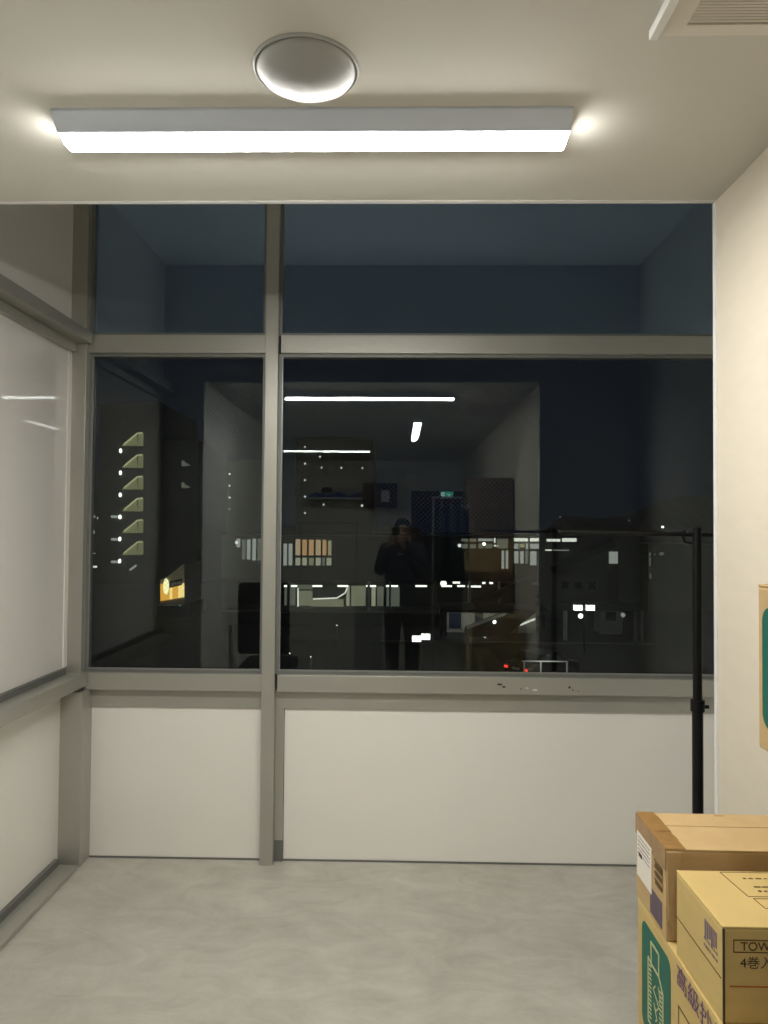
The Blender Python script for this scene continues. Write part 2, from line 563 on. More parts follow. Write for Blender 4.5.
def window(n, x0, x1, z0, z1, wired, gm):
    w = struct(empty('window_%d' % n, ((x0 + x1) / 2, GL, z0)))
    fw = 0.015
    f = MB().box(x0, x1, GL - .012, GL + .03, z0, z0 + fw).box(x0, x1, GL - .012, GL + .03, z1 - fw, z1)
    f.box(x0, x0 + fw, GL - .012, GL + .03, z0 + fw, z1 - fw).box(x1 - fw, x1, GL - .012, GL + .03, z0 + fw, z1 - fw)
    f.build('window_frame', M['frame_mid'], w)
    if wired:
        bd = MB().box(x0 + fw, x1 - fw, GL - .016, GL - .006, z0 + fw, z0 + fw + .008)
        bd.box(x0 + fw, x0 + fw + .006, GL - .016, GL - .006, z0 + fw + .008, z1 - fw)
        bd.build('glazing_bead', M['bead'], w)
    MB().box(x0 + fw, x1 - fw, GL, GL + .0068, z0 + fw, z1 - fw).build('glass_pane', gm, w)
    if wired:
        wm = mesh_wires(x0 + fw, x1 - fw, z0 + fw, z1 - fw, GL + .0034).build('wire_mesh', M['wire'], w)
        wm['kind'] = 'stuff'
    return w


window(1, BW, ML, S1, T0, True, M['glass'])
window(2, MR_, BR, S1, T0, True, M['glass'])
window(3, BW, ML, T1, BAYTOP, False, M['glass_up'])
window(4, MR_, BR, T1, BAYTOP, False, M['glass_up'])

# ------------------------------------------------------------------ left glazed side of the bay, white-backed
wl_ = struct(empty('wall_left', (-1.6, 2.8, 0)))
LY0, LY1 = EDGE + 0.012, MF - 0.01
PX = -1.575
MB().box(-1.64, BL, LY0, LY1, 2.470, 2.525).build('top_rail', M['frame'], wl_, bevel=0.002)
MB().box(-1.64, PX + .028, LY0, LY1 - .02, 2.428, 2.470).build('head_track', M['frame'], wl_)
MB().box(-1.64, BL, LY0, LY1, 0.836, 0.897).build('sill_rail', M['frame'], wl_, bevel=0.002)
MB().box(-1.64, PX + .02, LY0, LY1 - .04, 0.897, 0.925).build('sill_track', M['frame_dark'], wl_)
MB().box(-1.64, PX, LY0, LY1 + .06, 0.925, 2.428).build('sash_panel', M['gloss'], wl_)
MB().box(PX, PX + .004, LY1 - .035, LY1 + .01, 0.925, 2.428).build('sash_stile', M['panel'], wl_)
MB().box(-1.64, PX - .004, LY0, LY1 + .06, 0.03, 0.836).build('lower_panel', M['panel'], wl_)
MB().box(-1.64, PX - .004, LY0, LY1 + .06, 2.525, BAYTOP).build('upper_panel', M['panel'], wl_)
MB().box(-1.64, BL, LY0, MF - .07, 0.0, 0.022).build('floor_rail', M['frame'], wl_, bevel=0.002)
MB().box(-1.64, PX + .016, LY0, MF - .08, 0.022, 0.052).build('floor_track', M['frame_dark'], wl_)


# ------------------------------------------------------------------ ceiling lights
def ceiling_light(label, cx, cy, L, along_x=True, glow='diffuser_back'):
    t = tag(empty('ceiling_light', (cx, cy, CEIL), 0 if along_x else PI / 2), label, 'ceiling light', 'slim ceiling lights')
    h = L / 2
    sec = [(-.084, 0), (.084, 0), (.084, -.006), (.046, -.036), (-.046, -.036), (-.084, -.006)]
    MB().prism([(-h, y, z) for y, z in sec], (2 * h, 0, 0)).build('housing', M['lamp_body'], t, local=True, bevel=.001)
    n = 10
    arc = [(.035 * math.cos(PI * i / n), -.0365 - .012 * math.sin(PI * i / n)) for i in range(n + 1)]
    MB().prism([(-h + .001, y, z) for y, z in arc], (2 * h - .002, 0, 0)).build('diffuser', M[glow], t, local=True)
    for s in (-1, 1):
        MB().prism([(s * h, y, z) for y, z in [(-.047, -.0355), (.047, -.0355), (.076, -.012), (-.076, -.012)]], (s * .003, 0, 0)).build('end_cap', M['lamp_body'], t, local=True)
    return t


ceiling_light('long slim white batten light glowing above the window bay', -0.211, 1.718, 1.222, True, 'diffuser')
ceiling_light('short reflected light strip pointing towards the window, in the pane', 0.17, -0.08, 1.25, False)
ceiling_light('lower reflected horizontal light strip beside the mullion, in the pane', -0.96, -1.80, 1.222)

# round cap
t = tag(empty('ceiling_vent', (-0.203, 1.497, CEIL)), 'round white domed cap on the ceiling behind the long light', 'ceiling vent')
MB().lathe((0, 0, 0), [(.114, 0), (.113, -.003), (.110, -.0055), (.1080, -.0055), (.1080, 0)], 64).build('rim', M['cap'], t, local=True, smooth=False)
MB().lathe((0, 0, 0), [(.1055, 0), (.1055, -.006), (.101, -.012), (.090, -.019), (.070, -.026), (.045, -.031), (.020, -.0335), (.004, -.034)], 64).build('dome', M['cap'], t, local=True, smooth=True)

# air vent panel
t = tag(empty('air_vent', (0.70, 1.08, CEIL)), 'square ceiling air vent with a slatted grille in the right corner', 'air vent')
VX0, VX1, VY0, VY1 = 0.486, 0.924, 0.74, 1.386
MB().box(VX0 + .018, 0.548, VY0, VY1, CEIL - .010, CEIL).box(0.548, VX1, 1.356, VY1, CEIL - .010, CEIL).box(0.548, VX1, VY0, .80, CEIL - .010, CEIL).box(.90, VX1, .80, 1.356, CEIL - .010, CEIL).build('panel', M['vent'], t)
MB().box(VX0, VX0 + .018, VY0, VY1, CEIL - .020, CEIL).build('edge_strip', M['white'], t, bevel=.002)
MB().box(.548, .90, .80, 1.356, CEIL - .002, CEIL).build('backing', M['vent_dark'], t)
slat0 = None
yy = 0.806
while yy < 1.354:
    if slat0 is None:
        slat0 = MB().bar((.548, 0, 0), (.90, 0, 0), .0044, .0014, (0, .35, 1)).build('slat', M['vent'], t, local=True)
        slat0.location = (-0.70, yy - 1.08, -.0055)
    else:
        s = slat0.copy(); COL.objects.link(s); s.location = (-0.70, yy - 1.08, -.0055)
    yy += 0.0078


# ------------------------------------------------------------------ cardboard boxes
def carton(label, x0, x1, y0, y1, z0, z1, rz=0.0, m='card', seam='x', seam_at=0.5, group=None, tape=True, name='cardboard_box'):
    """x1, y1 are sizes when given as ('w', size); origin at the base centre"""
    w, d, h = x1 - x0, y1 - y0, z1 - z0
    t = tag(empty(name, ((x0 + x1) / 2, (y0 + y1) / 2, z0), rz), label, 'cardboard box', group)
    a, b = w / 2, d / 2
    fl = .004
    MB().box(-a, a, -b, b, 0, h - fl).build('carton', M[m], t, local=True, bevel=.003)
    g = .0015
    if seam == 'x':
        s = -b + d * seam_at
        MB().box(-a, a, -b, s - g, h - fl, h).build('top_flap', M[m], t, local=True, bevel=.0012)
        MB().box(-a, a, s + g, b, h - fl, h).build('top_flap', M[m], t, local=True, bevel=.0012)
        if tape:
            MB().box(-a - .0008, a + .0008, s - .024, s + .024, h, h + .0006).box(-a - .0008, -a, s - .024, s + .024, h - .06, h).box(a, a + .0008, s - .024, s + .024, h - .06, h).build('tape', M['tape'], t, local=True)
    else:
        s = -a + w * seam_at
        MB().box(-a, s - g, -b, b, h - fl, h).build('top_flap', M[m], t, local=True, bevel=.0012)
        MB().box(s + g, a, -b, b, h - fl, h).build('top_flap', M[m], t, local=True, bevel=.0012)
        if tape:
            MB().box(s - .024, s + .024, -b - .0008, b + .0008, h, h + .0006).box(s - .024, s + .024, b, b + .0008, h - .06, h).box(s - .024, s + .024, -b - .0008, -b, h - .06, h).build('tape', M['tape'], t, local=True)
    return t, a, b, h


def left_rect(b, x, y0, y1, z0, z1, th=.0007):
    """a printed rectangle on a left side face (at -x)"""
    return b.box(x - th, x, y0, y1, z0, z1)


def emblem(parent, x, yc, z0, w, h):
    """green rounded panel with a pale line drawing, on a left face; the face is seen with +y at its left"""
    r = .022
    pts = []
    for (cy, cz, q0) in ((yc + w / 2 - r, z0 + h - r, 0), (yc - w / 2 + r, z0 + h - r, 1), (yc - w / 2 + r, z0 + r, 2), (yc + w / 2 - r, z0 + r, 3)):
        for i in range(7):
            q = (q0 + i / 6) * PI / 2
            pts.append((x, cy + r * math.cos(q), cz + r * math.sin(q)))
    g = MB().prism(pts, (-.0008, 0, 0)).build('green_emblem', M['green'], parent, local=True)
    X = x - .0008

    def line(b, ps, wd=.0055):
        for p, q in zip(ps, ps[1:]):
            P = Vector((X - .0003, yc - (p[0] - .5) * w, z0 + p[1] * h)); Q = Vector((X - .0003, yc - (q[0] - .5) * w, z0 + q[1] * h))
            b.bar(P, Q, wd, .0005, (1, 0, 0))
    b = MB()
    line(b, [(.34, .90), (.62, .90), (.62, .70), (.36, .70), (.34, .90)])
    line(b, [(.24, .72), (.36, .70)]); line(b, [(.24, .72), (.24, .13), (.76, .13), (.76, .60), (.62, .70)])
    for i in range(13):
        z = .18 + i * .04
        line(b, [(.27, z), (.36, z + .012)], .0036)
        if i < 11:
            line(b, [(.64, z), (.73, z + .012)], .0036)
    line(b, [(.50, .56), (.42, .50), (.54, .46), (.62, .42), (.52, .34), (.44, .38), (.56, .28), (.50, .24)], .0030)
    line(b, [(.60, .60), (.66, .52), (.62, .46)], .0026)
    b.build('line_drawing', M['cream'], parent, local=True)
    return g


def scribble(b, o, ux, uy, width, rows, rowh, seed, hgt=.55, n=14):
    """rows of small printed marks too small to read"""
    rnd = random.Random(seed)
    ux, uy = Vector(ux), Vector(uy)
    un = ux.cross(uy)
    for r in range(rows):
        x = 0
        while x < width:
            l = width / n * rnd.uniform(.4, 1.1)
            p = Vector(o) + ux * x - uy * (r * rowh) + un * .0004
            q = p + ux * min(l, width - x + .001)
            b.bar(p, q, rowh * hgt * rnd.uniform(.6, 1), .0004, un)
            x += l + width / n * rnd.uniform(.2, .5)
    return b


# --- lower stack against the right wall (A narrow box at the back, B small yellow box in front, both on the big box C, C on D)
CT = 0.767
D_, a, b, h = carton('bottom cardboard box on the floor, under the big green-emblem box', .548, .925, 1.146, 1.640, 0, .36, m='card2', seam='y', tape=False)
C_, a, b, h = carton('big yellow cardboard box with purple lettering and a green emblem', .545, .925, 1.146, 1.632, .36, CT, m='card2', seam='y', tape=False)
emblem(C_, -a, 1.520 - 1.389, .745 - .36 - .155 - .075, .164, .225)
# purple lettering runs along the upper left face
text_part('purple_lettering', '高級抄紙', M['purple'], C_, (-a - .0002, 1.408 - 1.389, .7225 - .36), (0, -1, 0), (0, 0, 1), .044, wide=1.2, bold=.010)
fr = MB()
for (y0, y1, z0, z1) in ((1.400, 1.397, .20, .322), (1.400, 1.15, .319, .322), (1.15, 1.153, .20, .322), (1.40, 1.15, .20, .203)):
    fr.box(-a - .0007, -a, min(y0, y1) - 1.389, max(y0, y1) - 1.389, z0, z1)
fr.build('printed_frame', M['ink'], C_, local=True)

A_, a, b, h = carton('long tan box with brown tape edge and white shipping label', .545, .925, 1.457, 1.643, CT, .951, seam='x', seam_at=.62, tape=False)
A_.rotation_euler.z = -0.012
tp = MB()
k = 9
for i in range(k):                               # crinkled tape folded over the left end of the box
    y0, y1 = -b + 2 * b * i / k, -b + 2 * b * (i + 1) / k
    j = random.uniform(0, .0012)
    tp.box(-a - .001 - j * .5, -a + .040 + random.uniform(-.001, .001), y0, y1 + .0005, h - .0005, h + .0009 + j)
    tp.box(-a - .001 - j * .5, -a + .0005, y0, y1 + .0005, h - .044, h - .0005)
tp.build('tape', M['tape'], A_, local=True)
MB().box(-a - .0016, -a - .0005, -.012, .082, .052, .150).build('shipping_label', M['paper'], A_, local=True)
sl = MB()
scribble(sl, (-a - .0014, .074, .140), (0, -1, 0), (0, 0, 1), .076, 5, .009, 3, .3, 10)
sl.build('label_print', M['ink_violet'], A_, local=True)['kind'] = 'stuff'
MB().box(-a - .0020, -a - .0014, .048, .070, .098, .107).build('label_bar', M['inkblack'], A_, local=True)
pr = MB()
for i in range(3):
    left_rect(pr, -a - .0012, -.075, -.035, .122 - i * .017, .132 - i * .017)
scribble(pr, (-a - .0012, -.028, .135), (0, -1, 0), (0, 0, 1), .05, 4, .013, 9, .35, 6)
pr.build('printed_table', M['ink'], A_, local=True)['kind'] = 'stuff'
bc = MB()
for i in range(17):
    left_rect(bc, -a - .0003, -.072 + i * .0042, -.072 + i * .0042 + random.uniform(.0016, .0034), .012, .066)
bc.build('barcode', M['ink_violet'], A_, local=True)['kind'] = 'stuff'
# a loose flap edge standing away from the near left corner
MB().prism([(-a + .000, -b - .001, h - .004), (-a + .030, -b - .001, h - .004), (-a + .030, -b - .004, .02), (-a + .012, -b - .010, .012), (-a + .001, -b - .007, .05)], (0, -.0035, 0)).build('side_flap', M['card'], A_, local=True, bevel=.001)
ap = MB()
scribble(ap, (.055, -b + .022, h + .0002), (1, 0, 0), (0, 1, 0), .13, 1, .007, 5, .6, 12)
scribble(ap, (.085, -b + .012, h + .0002), (1, 0, 0), (0, 1, 0), .10, 1, .005, 6, .5, 12)
z = h + .0003
for p, q in (((.070, -b + .062), (.125, -b + .062)), ((.070, -b + .062), (.075, -b + .030)), ((.075, -b + .030), (.12, -b + .030)), ((.075, -b + .048), (.088, -b + .034)), ((.088, -b + .034), (.088, -b + .052)), ((.125, -b + .062), (.12, -b + .030))):
    ap.bar((*p, z), (*q, z), .003, .0005)
scribble(ap, (-.02, b - .012, h + .0002), (1, 0, 0), (0, 1, 0), .02, 1, .006, 8, .6, 4)
ap.build('printed_marks', M['ink'], A_, local=True)['kind'] = 'stuff'

B_, a, b, h = carton('small yellow carton printed 4巻入, in front of the taped box', .549, .925, 1.222, 1.420, CT, .928, m='card2', seam='y', seam_at=.64, tape=False)
MB().box(-a + .0005, -a + .004, -b - .0012, -b + .001, .0, h - .004).build('corner_gap', M['vent_dark'], B_, local=True)
MB().box(-a - .0008, -a, -b + .004, b - .002, .072, .0735).build('fold_line', M['ink'], B_, local=True)
pb = MB()
for i in range(6):
    left_rect(pb, -a, -.079 + i * .0085, -.079 + i * .0085 + .0055, .112 - (i % 3) * .004, .138)
scribble(pb, (-a, -.028, .104), (0, -1, 0), (0, 0, 1), .055, 2, .012, 12, .45, 6)
pb.build('side_print', M['ink_violet'], B_, local=True)['kind'] = 'stuff'
y = -b - .0004
fr = MB()
for (x0, x1, z0, z1) in ((.018, .150, .1385, .1400), (.018, .150, .1185, .120), (.018, .0195, .120, .1385), (.1485, .150, .120, .1385)):
    fr.box(-a + x0, -a + x1, y - .0004, y, z0, z1)
fr.build('lettering_frame', M['ink'], B_, local=True)
text_part('lettering', 'TOWEL', M['ink'], B_, (-a + .030, y, .1225), (1, 0, 0), (0, 0, 1), .020, bold=.015)
text_part('lettering', '4巻入', M['inkblack'], B_, (-a + .029, y, .0945), (1, 0, 0), (0, 0, 1), .022)
MB().box(-a + .012, a - .012, y - .0004, y, .0615, .0635).build('orange_line', M['orange'], B_, local=True)
tf = MB()
z = h + .0003
for p, q in (((-a + .082, b - .006), (-a + .30, b - .006)), ((-a + .082, b - .006), (-a + .092, b - .098)), ((-a + .092, b - .098), (-a + .30, b - .098)), ((-a + .098, b - .105), (-a + .30, b - .105)), ((-a + .098, b - .105), (-a + .102, b - .138)), ((-a + .102, b - .138), (-a + .30, b - .138))):
    tf.bar((*p, z), (*q, z), .0016, .0005)
scribble(tf, (-a + .115, b - .030, h), (1, 0, 0), (0, 1, 0), .16, 1, .010, 21, .45, 14)
scribble(tf, (-a + .120, b - .062, h), (1, 0, 0), (0, 1, 0), .16, 2, .016, 22, .4, 14)
scribble(tf, (-a + .118, b - .120, h), (1, 0, 0), (0, 1, 0), .14, 1, .014, 23, .5, 10)
tf.build('printed_marks', M['ink'], B_, local=True)['kind'] = 'stuff'

# --- tall tower of boxes nearer the camera, seen at the right edge and in the pane
TG = 'tall tower of boxes by the right wall'
tower = [(.604, .400, 'bottom box of the tall reflected tower, on the floor'), (.606, .430, 'second lowest box of the tall reflected tower'),
         (.602, .422, 'third box from the bottom of the tall reflected tower'), (.570, .256, 'yellow box with dark green emblem cut by the right edge'),
         (.608, .297, 'box just above the green-emblem box in the tall tower'), (.577, .207, 'topmost box of the tall tower at the right edge')]
z0 = 0.0
for i, (x, hh, lab) in enumerate(tower):
    T_, a, b, h = carton(lab, x, .925, .76, 1.140 if i != 5 else 1.116, z0, z0 + hh, m=('card' if i == 3 else 'card3'), seam='x' if i % 2 else 'y', group=TG)
    if i == 3:
        emblem(T_, -a, b - .014 - .085, .036, .170, .186)
    else:
        pm = MB()
        scribble(pm, (a - .05, b, hh - .06), (-1, 0, 0), (0, 0, 1), .22, 2, .03, 40 + i, .5, 8)
        pm.build('printed_marks', M['inkblack'], T_, local=True)['kind'] = 'stuff'
    z0 += hh

# ------------------------------------------------------------------ black telescopic stand with crossbar, behind the boxes
PX_, PY_ = 0.983, 2.36
t = tag(empty('garment_stand', (PX_, PY_, 0)), 'black telescopic pole stand with a crossbar, standing before the window behind the boxes', 'stand')
MB().tube((PX_, PY_, .05), (PX_, PY_, 1.03), .0172, n=18).build('lower_pole', M['black'], t, smooth=False)
MB().tube((PX_, PY_, 1.03), (PX_, PY_, 1.604), .0145, n=18).build('upper_pole', M['black'], t)
cl = MB().tube((PX_, PY_, 1.004), (PX_, PY_, 1.040), .022, n=18).build('clamp_collar', M['black'], t)
MB().tube((PX_ + .018, PY_, 1.018), (PX_ + .036, PY_, 1.018), .006, n=10).build('clamp_screw', M['black'], cl)
MB().tube((.53, PY_, 1.585), (1.40, PY_, 1.575), .0075, n=12).build('crossbar', M['black'], t)
MB().path([(PX_ - .040, PY_, 1.595), (PX_ - .046, PY_, 1.575), (PX_ - .040, PY_, 1.556), (PX_ - .018, PY_, 1.552)], .005).build('hook', M['black'], t)
for q in (20, 140, 260):
    c, s = math.cos(math.radians(q)), math.sin(math.radians(q))
    MB().limb((PX_ + c * .015, PY_ + s * .015, .16), (PX_ + c * .17, PY_ + s * .17, .012), .010, .010, 10).build('leg', M['black'], t)

# ------------------------------------------------------------------ things behind the camera, seen in the panes
# door and exit sign
d1 = struct(empty('door_1', (.56, BACK, 0)))
MB().box(.19, .93, BACK, BACK + .05, 1.90, 2.14).build('door_header', M['wood'], d1, bevel=.003)
MB().box(.19, .26, BACK, BACK + .05, 0, 1.90).build('door_jamb', M['wood'], d1, bevel=.003)
MB().box(.87, .925, BACK, BACK + .05, 0, 1.90).build('door_jamb', M['wood'], d1, bevel=.003)
lf = MB().box(.26, .87, BACK + .005, BACK + .035, .01, 1.90).build('door_leaf', M['door'], d1, bevel=.002)
MB().path([(.80, BACK + .03, 1.0), (.80, BACK + .07, 1.0), (.72, BACK + .07, 1.0)], .009).build('door_handle', M['grey_metal'], lf)
t = tag(empty('exit_sign', (.69, BACK + .05, 2.03)), 'small green glowing exit sign over the dark door, reflected', 'exit sign')
MB().box(.595, .785, BACK + .05, BACK + .085, 2.03, 2.135).build('sign_case', M['white'], t, bevel=.003)
MB().box(.602, .778, BACK + .085, BACK + .088, 2.037, 2.128).build('sign_face', M['exit_green'], t)
MB().box(.615, .660, BACK + .088, BACK + .090, 2.045, 2.120).build('pictogram_door', M['exit_white'], t)
sg = MB()
yv = BACK + .089
sg.ball((.722, yv, 2.112), (.009, .002, .009), 10, 6)
for p, q, wd in (((.722, 2.100), (.728, 2.074), .016), ((.722, 2.096), (.700, 2.086), .007), ((.724, 2.096), (.748, 2.084), .007), ((.727, 2.074), (.708, 2.058), .009), ((.708, 2.058), (.712, 2.044), .008), ((.729, 2.074), (.748, 2.056), .009), ((.748, 2.056), (.762, 2.052), .007)):
    sg.bar((p[0], yv, p[1]), (q[0], yv, q[1]), wd, .002, (0, 1, 0))
sg.build('pictogram', M['exit_white'], t)
# wall cabinet with notice, shelf with blue cloth, whiteboard
t = tag(empty('wall_cabinet', (-.255, BACK, 1.90)), 'small dark brown wall cabinet with a white notice, reflected beside the shelf', 'cabinet')
MB().box(-.495, -.015, BACK, BACK + .25, 1.90, 2.24).build('cabinet_body', M['wood'], t, bevel=.003)
dr = MB().box(-.488, -.256, BACK + .25, BACK + .268, 1.907, 2.233).build('door', M['wood'], t, bevel=.002)
dr2 = MB().box(-.252, -.022, BACK + .25, BACK + .268, 1.907, 2.233).build('door', M['wood'], t, bevel=.002)
MB().box(-.235, -.120, BACK + .268, BACK + .2695, 1.97, 2.13).build('notice', M['paper'], dr2)
t = tag(empty('wall_shelf', (-.88, BACK, 2.0)), 'long wall shelf with white front edge, reflected left of the cabinet', 'shelf')
MB().box(-1.30, -.50, BACK, BACK + .28, 2.005, 2.028).build('shelf_board', M['wood'], t)
MB().box(-1.30, -.50, BACK + .28, BACK + .288, 2.003, 2.030).build('front_edge', M['white'], t)
for x in (-1.2, -.6):
    MB().prism([(x, BACK, 2.005), (x, BACK + .22, 2.005), (x, BACK, 1.84)], (.02, 0, 0)).build('bracket', M['grey_metal'], t)
bl = MB()
for i in range(14):
    x = -1.24 + i * .052
    bl.box(x, x + .054, BACK + .03, BACK + .27 - .01 * (i % 3), 2.028, 2.075 + .018 * math.sin(i * 1.1) + .01 * (i % 2))
tag(bl.build('folded_cloth', M['blue'], bevel=.006), 'blue folded cloth lying along the wall shelf', 'cloth')
t = tag(empty('small_case', (-1.0, BACK + .14, 2.095)), 'small dark case lying on the blue cloth on the shelf', 'case')
MB().box(-1.08, -.94, BACK + .06, BACK + .22, 2.105, 2.155).build('case_body', M['black2'], t, bevel=.006)
MB().box(-1.08, -.94, BACK + .06, BACK + .22, 2.156, 2.172).build('case_lid', M['black2'], t, bevel=.004)
t = tag(empty('whiteboard', (-.99, BACK, .80)), 'pale board on the back wall below the shelf, reflected', 'board')
MB().box(-1.39, -.60, BACK, BACK + .015, .80, 1.66).build('board_face', M['panel'], t)
fr = MB().box(-1.40, -.59, BACK, BACK + .022, 1.66, 1.68).box(-1.40, -.59, BACK, BACK + .022, .78, .80).box(-1.41, -1.39, BACK, BACK + .022, .78, 1.68).box(-.60, -.58, BACK, BACK + .022, .78, 1.68)
fr.build('board_frame', M['grey_metal'], t)
# low cabinet
t = tag(empty('drawer_cabinet', (-.30, -.80, 0)), 'low grey drawer cabinet reflected beside the standing person', 'cabinet')
MB().box(-.445, -.165, -1.0, -.615, 0, .865).build('cabinet_body', M['grey_cab'], t, bevel=.004)
for i in range(4):
    dw = MB().box(-.438, -.172, -.615, -.598, .02 + i * .21, .22 + i * .21).build('drawer', M['grey_cab'], t, bevel=.003)
    MB().box(-.35, -.26, -.598, -.585, .15 + i * .21, .165 + i * .21).build('handle', M['grey_metal'], dw)
# office chair
t = tag(empty('office_chair', (-1.02, 1.25, 0)), 'black high-backed office chair reflected low beside the mullion', 'chair')
MB().box(-1.23, -.83, 1.33, 1.385, .62, 1.17).build('backrest', M['black2'], t, bevel=.025)
MB().box(-1.24, -.82, .88, 1.33, .44, .53).build('seat', M['black2'], t, bevel=.03)
MB().box(-1.05, -1.0, 1.30, 1.36, .40, .75).build('back_bracket', M['black'], t)
MB().tube((-1.03, 1.12, .10), (-1.03, 1.12, .44), .028).build('gas_column', M['black'], t)
for i in range(5):
    q = i * 2 * PI / 5 + .3
    e = Vector((-1.03 + .22 * math.cos(q), 1.12 + .22 * math.sin(q), .085))
    lg = MB().bar((-1.03, 1.12, .11), e, .04, .028).build('leg', M['black'], t)
    MB().tube(e + Vector((-math.sin(q) * .02, math.cos(q) * .02, -.057)), e + Vector((math.sin(q) * .02, -math.cos(q) * .02, -.057)), .028).build('caster', M['rubber'], lg)
# garment rack with coats
RY = -.66
t = tag(empty('garment_rack', (.62, RY, 0)), 'pale metal garment rack behind the person, hung with dark coats, reflected', 'rack')
for x in (.372, .875):
    MB().tube((x, RY, .03), (x, RY, 1.93), .0125).build('upright', M['grey_metal'], t)
    MB().tube((x, RY - .22, .03), (x, RY + .22, .03), .0125).build('foot', M['grey_metal'], t)
MB().tube((.36, RY, 1.93), (.888, RY, 1.93), .0125).build('top_rail', M['grey_metal'], t)
MB().tube((.372, RY + .014, 1.11), (.875, RY + .014, 1.26), .009).build('brace', M['grey_metal'], t)
for i, (x, lab) in enumerate(((.46, 'dark navy coat on the rack nearest its left upright'), (.56, 'second dark coat from the left upright of the rack'), (.67, 'third dark coat from the left upright of the rack'), (.77, 'dark coat on the rack farthest from the left upright'))):
    g = tag(empty('hanging_coat', (x, RY, 1.0)), lab, 'coat', 'dark coats on the garment rack')
    g.rotation_euler.z = .04 * (-1) ** i
    L = .52 + .04 * (i % 2)
    def sect(z, hw, hd):
        return [(hd * math.cos(k * PI / 6), hw * math.sin(k * PI / 6), z) for k in range(12)]
    rings = [sect(.845, .05, .022), sect(.80, .17, .032), sect(.74, .205, .038), sect(.45, .20, .038), sect(.45 - L * .5, .205, .040), sect(.25 - L * .4, .215, .042)]
    bb = MB()
    vs = [p for r in rings for p in r]
    fs = [(i_ * 12 + k, i_ * 12 + (k + 1) % 12, (i_ + 1) * 12 + (k + 1) % 12, (i_ + 1) * 12 + k) for i_ in range(5) for k in range(12)]
    fs += [tuple(range(11, -1, -1)), tuple(range(60, 72))]
    bb.add(vs, fs).build('coat_body', M['navy'], g, local=True, smooth=True)
    for s in (-1, 1):
        MB().limb((0, s * .18, .78), (0, s * .225, .28), .036, .030).build('sleeve', M['navy'], g, local=True, smooth=True)
    MB().path([(0, -.16, .80), (0, 0, .86), (0, .16, .80)], .006).path([(0, 0, .86), (0, 0, .905), (0, .018, .925), (0, .018, .938), (0, 0, .950), (0, -.016, .938)], .0025, 6).build('hanger', M['grey_metal'], g, local=True)

# ------------------------------------------------------------------ the person taking the picture
per = tag(empty('person', (.05, -.33, 0)), 'person in dark jacket and trousers holding up a phone, reflected in the pane', 'person')
CX, CY = .05, -.33


def blob(name, mb, m, parent, voxel, it=4):
    o = mb.build(name, m, parent)
    r = o.modifiers.new('remesh', 'REMESH')
    r.mode = 'VOXEL'
    r.voxel_size = voxel
    r.use_smooth_shade = True
    s = o.modifiers.new('smooth', 'SMOOTH')
    s.iterations = it
    s.factor = .5
    return o


hx, hy, hz = CX, CY + .035, 1.575
LSh, RSh = Vector((CX - .165, CY + .01, 1.385)), Vector((CX + .165, CY + .01, 1.385))
LEl, REl = Vector((CX - .225, CY + .15, 1.195)), Vector((CX + .225, CY + .15, 1.195))
LWr, RWr = Vector((-.098, -.060, 1.425)), Vector((.058, -.060, 1.425))
bd = MB()
# head
bd.ball((hx, hy - .008, hz + .025), (.077, .096, .090), 28, 18)
bd.ball((hx, hy + .018, hz - .045), (.060, .072, .072), 24, 16)
bd.ball((hx, hy + .052, hz - .088), (.028, .026, .022), 14, 10)          # chin
bd.limb((hx, hy + .088, hz + .008), (hx, hy + .104, hz - .028), .009, .013, 12)   # nose
bd.ball((hx, hy + .083, hz - .062), (.024, .010, .010), 14, 8)           # lips
for s in (-1, 1):
    bd.ball((hx + s * .034, hy + .080, hz + .022), (.024, .010, .008), 12, 8)     # brow
    bd.ball((hx + s * .045, hy + .062, hz - .028), (.022, .020, .020), 12, 8)     # cheek
    bd.ball((hx + s * .079, hy - .005, hz - .008), (.010, .020, .032), 12, 10)    # ear
bd.limb((hx, hy - .030, hz - .06), (CX, CY + .005, 1.40), .055, .062)
# trunk
bd.loft((CX, CY), [(.80, .14, .09, 0), (.90, .15, .10, 0), (1.05, .135, .09, .008), (1.20, .145, .095, .01), (1.32, .155, .09, .005), (1.39, .13, .075, 0), (1.43, .07, .06, 0)])
for sh, el, wr in ((LSh, LEl, LWr), (RSh, REl, RWr)):
    bd.limb(sh, el, .052, .042)
    bd.limb(el, wr, .042, .027)
for s in (-1, 1):
    bd.limb((CX + s * .085, CY, .88), (CX + s * .095, CY + .01, .48), .085, .055)
    bd.limb((CX + s * .095, CY + .01, .48), (CX + s * .10, CY - .01, .09), .052, .036)
    bd.limb((CX + s * .10, CY - .03, .045), (CX + s * .115, CY + .13, .030), .036, .026)
